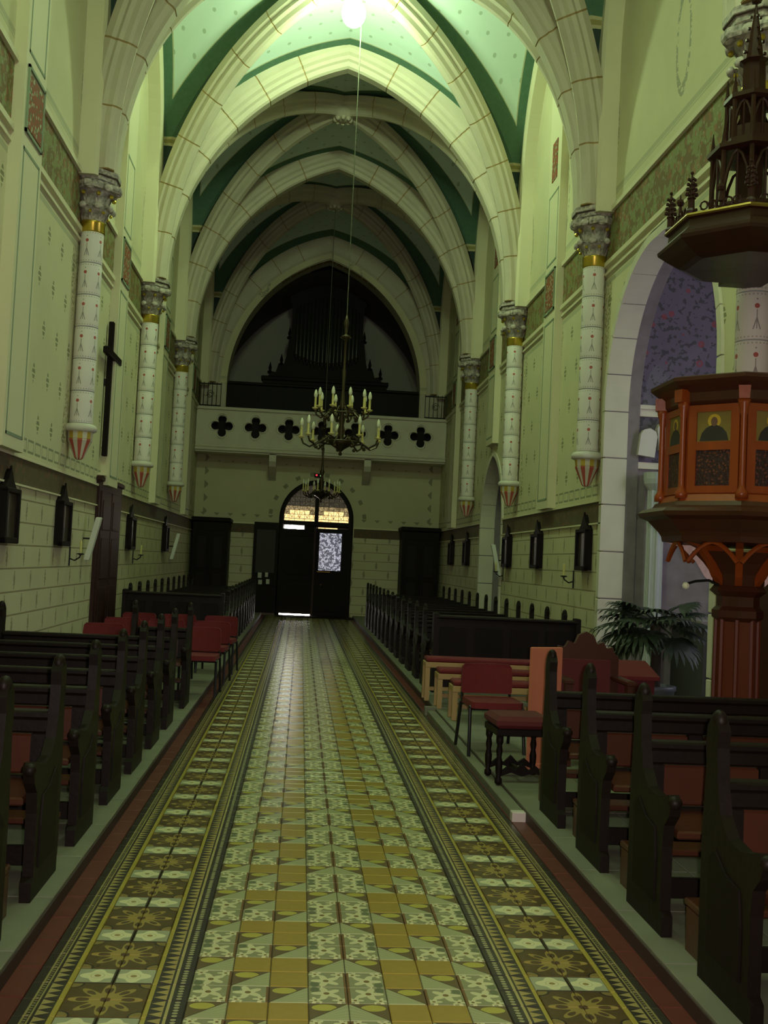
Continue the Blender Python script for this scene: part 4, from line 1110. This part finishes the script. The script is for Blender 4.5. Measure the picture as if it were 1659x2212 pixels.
def sconce():
    t = thing('candle_sconce', 'x', 'sconce')
    mb = MB(); mb.box(-.02, .02, -.012, 0, -.14, .10, 0, .003); mb.build('back_plate', 'iron', t)
    mb = MB(); mb.tube([(0, -.01, -.05), (0, -.07, -.07), (0, -.13, -.03), (0, -.14, .01)], .010, 6); mb.lathe([(.012, .0), (.045, .01), (.045, .02), (.02, .025)], 10, (0, -.14, 0)); mb.build('arm', 'iron', t)
    mb = MB(); mb.lathe([(.014, .02), (.014, .17), (.004, .19)], 8, (0, -.14, 0)); mb.build('candle', 'candle_wax', t)
    return t
sc0 = sconce(); first = True
for s, y, wh in ((-1, 13.75, 'left wall by the tall red door'), (-1, 18.85, 'left wall right of the tall red door'), (1, 14.25, 'right wall below the nearest station'), (1, 19.3, 'right wall beside the small arch')):
    o = sc0 if first else copy_tree(sc0); first = False
    o.location = (s*HW, y, 1.46); o.rotation_euler = (0, 0, s*-PI/2); tag(o, 'small black iron candle sconce on the '+wh, 'sconce', 'iron candle sconces')
def speaker():
    t = thing('column_speaker', 'x', 'loudspeaker')
    mb = MB(); mb.box(-.05, .05, -.16, -.09, -.29, .29, 0, .01)
    for i, p in enumerate(mb.v):
        mb.v[i] = (p[0], p[1]-.24*(p[2]+.29)*.95+.06, p[2])
    bd = mb.build('cabinet', 'speaker_white', t)
    mb = MB(); mb.tube([(0, 0, 0), (0, -.16, .0)], .012, 5); mb.build('bracket', 'iron', t)
    return t
sp0 = speaker(); first = True
for s, y, wh in ((-1, 14.55, 'beside the tall red door'), (-1, 23.9, 'on the left wall near the gallery'), (1, 19.4, 'on the right wall by the small arch')):
    o = sp0 if first else copy_tree(sp0); first = False
    o.location = (s*HW, y, 1.68); o.rotation_euler = (0, 0, s*-PI/2); tag(o, 'tilted white column loudspeaker '+wh, 'loudspeaker', 'white column loudspeakers')
t = thing('wall_cross', 'tall dark wooden cross on the left wall above the red door', 'cross', (-HW, 15.35, 2.86))
mb = MB(); mb.box(.03, .10, -.04, .04, 0, 1.92, 0, .01); mb.build('upright', 'dark_wood', t)
mb = MB(); mb.box(.06, .14, -.52, .52, 1.38, 1.48, 0, .01); mb.build('crossbar', 'dark_wood', t)
mb = MB(); mb.box(0, .04, -.03, .03, 1.0, 1.1); mb.build('wall_bracket', 'iron', t)
mb = MB(); mb.box(0, .10, -.10, .10, -.28, -.25, 0, .005); mb.prism([(0, -.45), (.06, -.28), (0, -.28)], -.04, .04, lambda a, b, tt: (a, tt, b)); mb.build('console', 'cream_moulding', t)

# ------------------------------------------------------------------ left side door
d2 = MB(); d2.box(-HW+.0, -HW+.05, 15.25, 17.10, PLAT, 2.52, 0, .02)
d2 = struct(d2.build('door_2', 'red_door_wood'), 'tall dark red wooden side door in the left wall', 'door')
for k in range(2):
    y0 = 15.38+.82*k
    mb = MB(); mb.box(-HW+.045, -HW+.065, y0, y0+.76, PLAT+.08, 2.38, 0, .006); lf = mb.build('leaf', 'red_door_wood', d2)
    for z0, z1 in ((.3, 1.0), (1.12, 1.7), (1.82, 2.25)): mb = MB(); mb.box(-HW+.06, -HW+.075, y0+.1, y0+.66, z0, z1, 0, .006); mb.build('panel', 'red_door_wood', lf)
mb = MB(); mb.box(-HW, -HW+.08, 15.20, 17.15, 2.50, 2.58, 0, .02); mb.build('lintel', 'red_door_wood', d2)

# ------------------------------------------------------------------ entrance door
d1 = MB(); uc, h, zb, zs, za = DOORO
c_, R_ = pointed(h, za-zs); am = math.acos(c_/R_); pr = [(-.09, -.10), (.16, -.10), (.16, .02), (-.03, .02), (-.09, -.02)]
for s in (-1, 1):
    f_ = [(Vector((uc+s*h, YB, 0)), Vector((0, 1, 0)), Vector((s, 0, 0)))]
    for i in range(13):
        a = am*i/12; V = Vector((s*math.cos(a), 0, math.sin(a))); f_.append((Vector((uc-s*c_, YB, zs))+V*R_, Vector((0, 1, 0)), V))
    d1.sweep(f_, pr)
d1 = struct(d1.build('door_1', 'dark_wood'), 'arched wooden entrance door with glowing fanlight in the end wall', 'door')
mb = MB(); mb.box(uc-h+.08, uc+h-.08, YB-.04, YB+.14, 2.44, 2.55, 0, .01); mb.build('transom', 'dark_wood', d1)
mb = MB(); mb.box(uc-.045, uc+.045, YB-.04, YB+.14, 2.55, 3.58, 0, .01); mb.build('mullion', 'dark_wood', d1)
mb = MB(); mb.box(uc-h+.08, uc+h-.08, YB+.36, YB+.40, .0, 3.6); mb.build('porch_backing', 'chapel_dark', d1)
# fanlight panes held by lead bars; fading daylight painted as three glow steps
def arch_top(x): 
    d = min(abs(x-uc), h); return zs+math.sqrt(max(0, R_*R_-(d+c_)**2))-.10
for s in (-1, 1):
    x_in, x_out = uc+s*.05, uc+s*(h-.11); rows = [(2.56, 2.615)]+[(2.625+.115*q, 2.73+.115*q) for q in range(8)]; xm = (x_in+x_out)/2
    for ri, (za_, zb_) in enumerate(rows):
        n = 6 if ri else 3
        for k in range(n):
            a, b = sorted((x_in+(x_out-x_in)*k/n, x_in+(x_out-x_in)*(k+1)/n)); a += .005; b -= .005
            zt1 = min(zb_, arch_top(a)); zt2 = min(zb_, arch_top(b))
            if max(zt1, zt2) < za_+.03: continue
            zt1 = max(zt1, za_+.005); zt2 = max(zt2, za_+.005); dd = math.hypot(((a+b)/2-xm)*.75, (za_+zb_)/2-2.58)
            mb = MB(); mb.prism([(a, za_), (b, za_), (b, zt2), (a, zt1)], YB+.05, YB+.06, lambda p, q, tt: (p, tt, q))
            mb.build('pane', 'glass_glow_bright' if dd < .30 else 'glass_glow_mid' if dd < .42 else 'glass_glow_faint', d1)
    for za_ in (2.62, 2.965):
        mb = MB(); a, b = sorted((x_in, x_out)); mb.box(a, b, YB+.04, YB+.05, za_-.006, za_+.006); mb.build('lead_bar', 'iron', d1)
    for k in range(1, 5):
        mb = MB(); x0 = x_in+(x_out-x_in)*(k-1)/4; x1 = x_in+(x_out-x_in)*k/4
        mb.tube([(x0, YB+.045, 2.64), ((x0+x1)/2, YB+.045, 2.84), (x1, YB+.045, 2.64)], .006, 4); mb.build('lead_bar', 'iron', d1)
# left leaf (dark), gaps of daylight above and below
mb = MB(); mb.box(uc-h+.10, uc-.03, YB+.0, YB+.06, .055, 2.30, 0, .008); lf = mb.build('leaf', 'dark_wood', d1)
for z0, z1 in ((.15, .95), (1.1, 2.15)): mb = MB(); mb.box(uc-h+.22, uc-.15, YB-.015, YB, z0, z1, 0, .006); mb.build('panel', 'dark_wood', lf)
mb = MB(); mb.box(uc-h+.13, uc-h+.66, YB+.05, YB+.06, 2.335, 2.425); mb.build('pane', 'daylight', d1)
mb = MB(); mb.box(uc-h+.10, uc-.06, YB+.05, YB+.06, .015, .053); mb.build('threshold_gap', 'daylight', d1)
mb = MB(); mb.box(uc-h+.10, uc-.02, YB+.01, YB+.05, 2.30, 2.335); mb.box(uc-h+.66, uc-.02, YB+.01, YB+.05, 2.335, 2.44); mb.build('leaf_head', 'dark_wood', d1)
# right leaf with leaded window
mb = MB(); X0, X1 = uc-.02, uc+h-.10
for a, b, z0, z1 in ((X0, X0+.13, .01, 2.36), (X1-.17, X1, .01, 2.36), (X0+.13, X1-.17, .01, 1.25), (X0+.13, X1-.17, 2.26, 2.36)): mb.box(a, b, YB, YB+.06, z0, z1, 0, .006)
rl = mb.build('leaf', 'dark_wood', d1)
mb = MB(); mb.box(X0+.13, X1-.17, YB+.035, YB+.04, 1.25, 2.26); mb.build('leaded_glass', 'glass_leaded', rl)
mb = MB(); mb.box(X0+.08, X0+.60, YB+.04, YB+.05, 2.375, 2.405); mb.build('pane', 'glass_glow_bright', d1)
mb = MB(); mb.box(X0, X1, YB, YB+.035, 2.36, 2.375); mb.box(X0, X1, YB, YB+.035, 2.405, 2.44); mb.build('leaf_head', 'dark_wood', d1)
mb = MB(); mb.box(X0+.10, X0+.45, YB-.05, YB-.03, 1.20, 1.225, 0, .006); mb.box(X0+.11, X0+.13, YB-.04, YB, 1.20, 1.22); mb.box(X0+.42, X0+.44, YB-.04, YB, 1.20, 1.22); mb.build('push_bar', 'brass', rl)
mb = MB(); mb.sphere((X0+.22, YB-.04, .86), .03, 8, 6); mb.build('knob', 'brass', rl)
mb = MB(); mb.box(X0+.12, X1-.16, YB-.015, YB, .15, .78, 0, .006); mb.build('panel', 'dark_wood', rl)
mb = MB(); mb.box(X0-.02, X0+.03, YB-.03, YB+.02, .02, 2.40, 0, .008); mb.build('meeting_post', 'red_door_wood', d1)
# indicator lamps above the door
t = thing('exit_indicator', 'small indicator box with red and green lights above the entrance door', 'indicator', (-.02, YB, 3.80))
mb = MB(); mb.box(-.12, .12, -.05, 0, -.05, .05, 0, .008); mb.build('housing', 'dark_wood', t)
mb = MB(); mb.sphere((-.06, -.05, .01), .026, 8, 6); mb.build('red_light', 'red_pilot', t)
mb = MB(); mb.sphere((.06, -.05, 0), .026, 8, 6); mb.build('green_light', 'green_pilot', t)

# ------------------------------------------------------------------ furniture along the end wall
def confessional(x0, x1, label):
    t = thing('confessional', label, 'confessional', ((x0+x1)/2, YB-.45, PLAT)); h = (x1-x0)/2
    mb = MB(); mb.box(-h, h, -.40, .44, 0, 2.32, 0, .01); mb.build('body', 'dark_wood', t)
    mb = MB(); mb.box(-h-.05, h+.05, -.45, .44, 2.32, 2.44, 0, .03); mb.build('cornice', 'dark_wood', t)
    for k in range(2):
        a = -h+.06+k*(h-.03); b = a+h-.09
        mb = MB(); mb.box(a, b, -.43, -.40, .12, 2.10, 0, .008); d = mb.build('door', 'dark_wood', t)
        mb = MB(); mb.box(a+.08, b-.08, -.44, -.43, .25, 1.0, 0, .006); mb.build('panel', 'pew_wood', d); mb = MB(); mb.box(a+.08, b-.08, -.44, -.43, 1.12, 1.95, 0, .006); mb.build('panel', 'pew_wood', d)
confessional(-3.22, -2.30, 'dark wooden confessional in the left corner of the end wall')
confessional(2.25, 3.22, 'dark wooden confessional in the right corner of the end wall')
t = thing('notice_case', 'tall dark notice case with white papers left of the entrance door', 'notice board', (-1.34, YB-.19, PLAT))
mb = MB(); mb.box(-.33, .33, 0, .15, 0, 2.40, 0, .01); mb.build('case', 'dark_wood', t)
mb = MB(); mb.box(-.25, .25, -.02, 0, 1.05, 2.2, 0, .006); mb.build('board', 'chapel_dark', t)
for i, (x, z, a, b) in enumerate(((-.12, .98, .10, .14), (.06, 1.0, .08, .12), (-.1, .80, .1, .12), (.1, .82, .09, .13))):
    mb = MB(); mb.box(x-a/2, x+a/2, -.024, -.02, z-b/2, z+b/2); mb.build('paper', 'paper', t)
mb = MB(); mb.box(-.33, .33, -.15, 0, .0, .70, 0, .01); mb.build('base_cabinet', 'dark_wood', t)

# ------------------------------------------------------------------ organ gallery
GY = 28.1
t = thing('gallery', 'pale stone organ gallery front pierced by dark quatrefoils', 'gallery', (0, GY, 0))
mb = MB(); mb.box(-3.29, 3.29, -.02, YB-GY-.01, 4.22, 4.36); mb.build('floor_slab', 'stone_pale', t)
def quatre(n=40, r=.112, d=.172):
    pts = []
    for i in range(n):
        a = 2*PI*i/n; best = .125
        for k in range(4):
            cx, cz = d*math.cos(k*PI/2), d*math.sin(k*PI/2); dx, dz = math.cos(a), math.sin(a); bq = dx*cx+dz*cz; disc = bq*bq-(cx*cx+cz*cz-r*r)
            if disc > 0: best = max(best, bq+math.sqrt(disc))
        pts.append((best*math.cos(a), best*math.sin(a)))
    return pts
QX = [-2.62+.872*k for k in range(7)]; cz0, cz1 = 4.42, 5.34; zc = 4.91
edges = [-3.29]+[(a+b)/2 for a, b in zip(QX, QX[1:])]+[3.29]
for k, qx in enumerate(QX):
    x0, x1 = edges[k], edges[k+1]; hole = [(qx+a, zc+b) for a, b in quatre()]; outer = []
    for a, b in quatre():
        g = math.atan2(b, a); dx, dz = math.cos(g), math.sin(g)
        ts = [((x1-qx)/dx if dx > 1e-9 else (x0-qx)/dx if dx < -1e-9 else 1e9), ((cz1-zc)/dz if dz > 1e-9 else (cz0-zc)/dz if dz < -1e-9 else 1e9)]
        tt = min(ts); outer.append([qx+dx*tt, zc+dz*tt])
    for cx, cz in ((x0, cz0), (x0, cz1), (x1, cz0), (x1, cz1)):
        j = min(range(40), key=lambda i: (outer[i][0]-cx)**2+(outer[i][1]-cz)**2); outer[j] = [cx, cz]
    mb = MB(); n = 40
    for i in range(n):
        j = (i+1) % n
        for yy in (0, .10): mb.quad([(outer[i][0], yy, outer[i][1]), (outer[j][0], yy, outer[j][1]), (hole[j][0], yy, hole[j][1]), (hole[i][0], yy, hole[i][1])])
        mb.quad([(hole[i][0], 0, hole[i][1]), (hole[j][0], 0, hole[j][1]), (hole[j][0], .10, hole[j][1]), (hole[i][0], .10, hole[i][1])])
    mb.build('parapet_panel', 'stone_pale', t)
    ring = [(qx+1.16*a, -.015, zc+1.16*b) for a, b in quatre()]; mb = MB(); mb.tube(ring+[ring[0]], .016, 5, cap=False); mb.build('quatrefoil_moulding', 'stone_pale', t)
mb = MB(); mb.box(-3.29, 3.29, -.06, .14, 5.33, 5.41, 0, .015); mb.build('handrail', 'stone_pale', t)
mb = MB(); mb.box(-3.29, 3.29, -.05, .12, 4.34, 4.42, 0, .02); mb.box(-3.29, 3.29, -.09, .12, 4.26, 4.31, 0, .015); mb.build('lower_moulding', 'stone_pale', t)
mb = MB(); mb.box(-3.29, 3.29, .30, .34, 4.36, 5.2); mb.build('inner_lining', 'dark_wood', t)
for x in (-1.26, 1.24):
    mb = MB(); mb.prism([(-.02, 4.24), (-.02, 4.05), (.10, 3.92), (.80, 3.60), (.80, 4.24)], -.09, .09, lambda a, b, tt, x=x: (x+tt, a, b)); mb.build('bracket', 'stone_pale', t)
# iron railings at the two ends of the parapet
for s in (-1, 1):
    t = thing('iron_railing', 'black iron railing on the %s end of the gallery parapet' % ('left' if s < 0 else 'right'), 'railing', (s*2.98, GY+.05, 5.41), group='iron gallery railings')
    for z in (.03, .60): MB().tube([(-.29, 0, z), (.29, 0, z)], .016, 6).build('rail', 'iron', t)
    for k in range(6): mb = MB(); x = -.28+.112*k; mb.tube([(x, 0, 0), (x, 0, .64)], .010, 5); mb.build('bar', 'iron', t)
    mb = MB(); pts = [(.10*math.cos(g)*(1-g/14), 0, .32+.12*math.sin(g)*(1-g/14)) for g in [i*.5 for i in range(22)]]; mb.tube(pts, .008, 4); mb.build('scroll', 'iron', t)
# dark wooden balustrade of the loft between the piers
t = thing('loft_balustrade', 'dark wooden panelled balustrade behind the stone gallery front', 'balustrade', (0, YB+.08, 4.365))
mb = MB(); mb.box(-2.60, 2.60, 0, .08, 0, 1.80, 0, .01); mb.build('panel', 'dark_wood', t)
mb = MB(); mb.box(-2.60, 2.60, -.05, .12, 1.80, 1.88, 0, .02); mb.build('rail', 'dark_wood', t)
for k in range(8): mb = MB(); x = -2.5+.714*k; mb.box(x-.03, x+.03, -.03, 0, .02, 1.78, 0, .005); mb.build('stile', 'dark_wood', t)
mb = MB(); mb.box(-HW, HW, YB+.0, 33.0, 4.22, 4.36); struct(mb.build('floor_loft', 'dark_wood'), 'dark floor of the organ loft', 'floor')
# organ
OY = 31.0
t = thing('organ', 'dark pipe organ case with stepped carved sides in the loft', 'organ', (.05, OY, 4.36))
sil = [(-1.75, 0), (-1.75, 2.35), (-1.68, 2.45), (-1.60, 2.62), (-1.45, 2.60), (-1.38, 2.85), (-1.22, 2.85), (-1.15, 3.15), (-1.12, 3.5), (-1.05, 3.9), (-1.05, 4.65), (-1.12, 4.7), (-1.12, 4.85), (-.9, 5.2), (-.5, 5.7), (0, 5.95), (.5, 5.7), (.9, 5.2), (1.12, 4.85), (1.12, 4.7), (1.05, 4.65), (1.05, 3.9), (1.12, 3.5), (1.15, 3.15), (1.22, 2.85), (1.38, 2.85), (1.45, 2.60), (1.60, 2.62), (1.68, 2.45), (1.75, 2.35), (1.75, 0)]
mb = MB(); mb.prism(sil, .25, .9, lambda a, b, tt: (a, tt, b)); mb.build('case', 'dark_wood', t)
mb = MB(); mb.box(-1.8, 1.8, -.05, .3, 0, 2.35, 0, .02); mb.build('console', 'dark_wood', t)
mb = MB(); mb.box(-1.85, 1.85, -.1, .32, 2.3, 2.42, 0, .02); mb.build('cornice', 'dark_wood', t)
for k in range(17):
    x = -.88+.11*k; u = k/8-1; zb = 3.12-.22*(1-u*u); zt_ = 4.5+.4*(1-u*u)
    mb = MB(); mb.lathe([(.012, zb-.16), (.046, zb), (.046, zt_), (.03, zt_)], 10, (x, .18, 0)); mb.build('pipe', 'organ_pipe', t, smooth=True)
mb = MB(); pts = [(-.95+.19*i, .12, 3.15-.25*(1-((i-5)/5)**2)) for i in range(11)]; mb.tube(pts, .02, 5); mb.build('pipe_rail', 'old_brass', t)
for s in (-1, 1):
    for (x, z) in ((1.62, 2.55), (1.30, 2.80), (1.10, 3.6)): mb = MB(); mb.lathe([(.06, 0), (.08, .05), (.03, .1), (.05, .16), (.005, .35)], 8, (s*x, .3, z)); mb.build('finial', 'dark_wood', t)

# ------------------------------------------------------------------ chandeliers
def chandelier(x, y, zbot, sc_, label, r1, r2, n1, n2, ztop, phase):
    t = thing('chandelier', label, 'chandelier', (x, y, zbot))
    mb = MB(); mb.lathe([(.01, 0), (.03, .02), (.015, .06), (.06, .10), (.16, .16), (.20, .20), (.19, .22), (.06, .24), (.04, .30), (.06, .38), (.035, .46), (.05, .55), (.03, .64), (.06, .74), (.035, .80), (.02, 1.0), (.03, 1.3), (.018, 1.32), (.018, 1.75), (.05, 1.78), (.09, 1.80), (.05, 1.83), (.018, 1.85), (.03, 1.95), (.04, 2.02), (.012, 2.14)], 14); mb.build('stem', 'old_brass', t, smooth=True)
    for r, zc_, nn, ph in ((r1, .22, n1, phase), (r2, .66, n2, phase+.3)):
        if not nn: continue
        mb = MB(); ring = [(.55*r*math.cos(2*PI*i/28), .55*r*math.sin(2*PI*i/28), zc_-.02) for i in range(29)]; mb.tube(ring, .013, 5, cap=False); mb.build('ring', 'old_brass', t)
        for k in range(nn):
            a = ph+2*PI*k/nn; ca, sa = math.cos(a), math.sin(a)
            pts = [(r*q*ca, r*q*sa, zc_+dz) for q, dz in ((.12, .02), (.35, .07), (.55, -.02), (.78, -.10), (.95, -.05), (1.0, .03))]
            mb = MB(); mb.tube(pts, .014, 6); mb.sphere((r*.62*ca, r*.62*sa, zc_-.10), .028, 6, 4); mb.sphere((r*.45*ca, r*.45*sa, zc_+.02), .03, 6, 4); mb.build('arm', 'old_brass', t)
            mb = MB(); mb.lathe([(.01, zc_+.02), (.045, zc_+.04), (.048, zc_+.055), (.02, zc_+.06)], 10, (r*ca, r*sa, 0)); mb.lathe([(.017, zc_+.06), (.017, zc_+.20)], 8, (r*ca, r*sa, 0)); cn = mb.build('candle', 'candle_wax', t)
            mb = MB(); mb.lathe([(.012, zc_+.20), (.026, zc_+.225), (.028, zc_+.26), (.018, zc_+.305), (.004, zc_+.33)], 8, (r*ca, r*sa, 0)); mb.build('bulb', 'bulb_glass', cn, smooth=True)
    mb = MB(); mb.tube([(0, 0, 2.12), (0, 0, ztop-zbot)], .0075, 5); mb.build('cord', 'rope', t)
    return t
chandelier(.12, bosses[3-1]+.30, 3.12, 1, 'two tiered brass chandelier with candle bulbs hanging over the aisle', .60, .41, 9, 10, 10.2, .25)
chandelier(.02, bosses[-1], 2.93, 1, 'smaller distant brass chandelier hanging before the entrance door', .44, .20, 10, 0, 10.2, .1)
# ------------------------------------------------------------------ lit globe lamps
def globe(x, y, z, r, mt, label):
    t = thing('globe_lamp', label, 'lamp', (x, y, z))
    mb = MB(); mb.sphere((0, 0, 0), r, 20, 12, 0, (1, 1, 1.15)); mb.build('globe', mt, t, smooth=True)
    mb = MB(); mb.lathe([(.05, r*1.1), (.06, r*1.1+.06), (.012, r*1.1+.08), (.012, r*1.1+.14)], 10); mb.build('fitting', 'old_brass', t)
globe(-.01, bosses[2]-.05, 9.76, .18, 'lamp_globe', 'glowing white globe lamp hanging from the vault boss')
globe(0, bosses[0], 9.74, .17, 'lamp_globe_choir', 'glowing globe lamp over the front of the nave above the viewer')
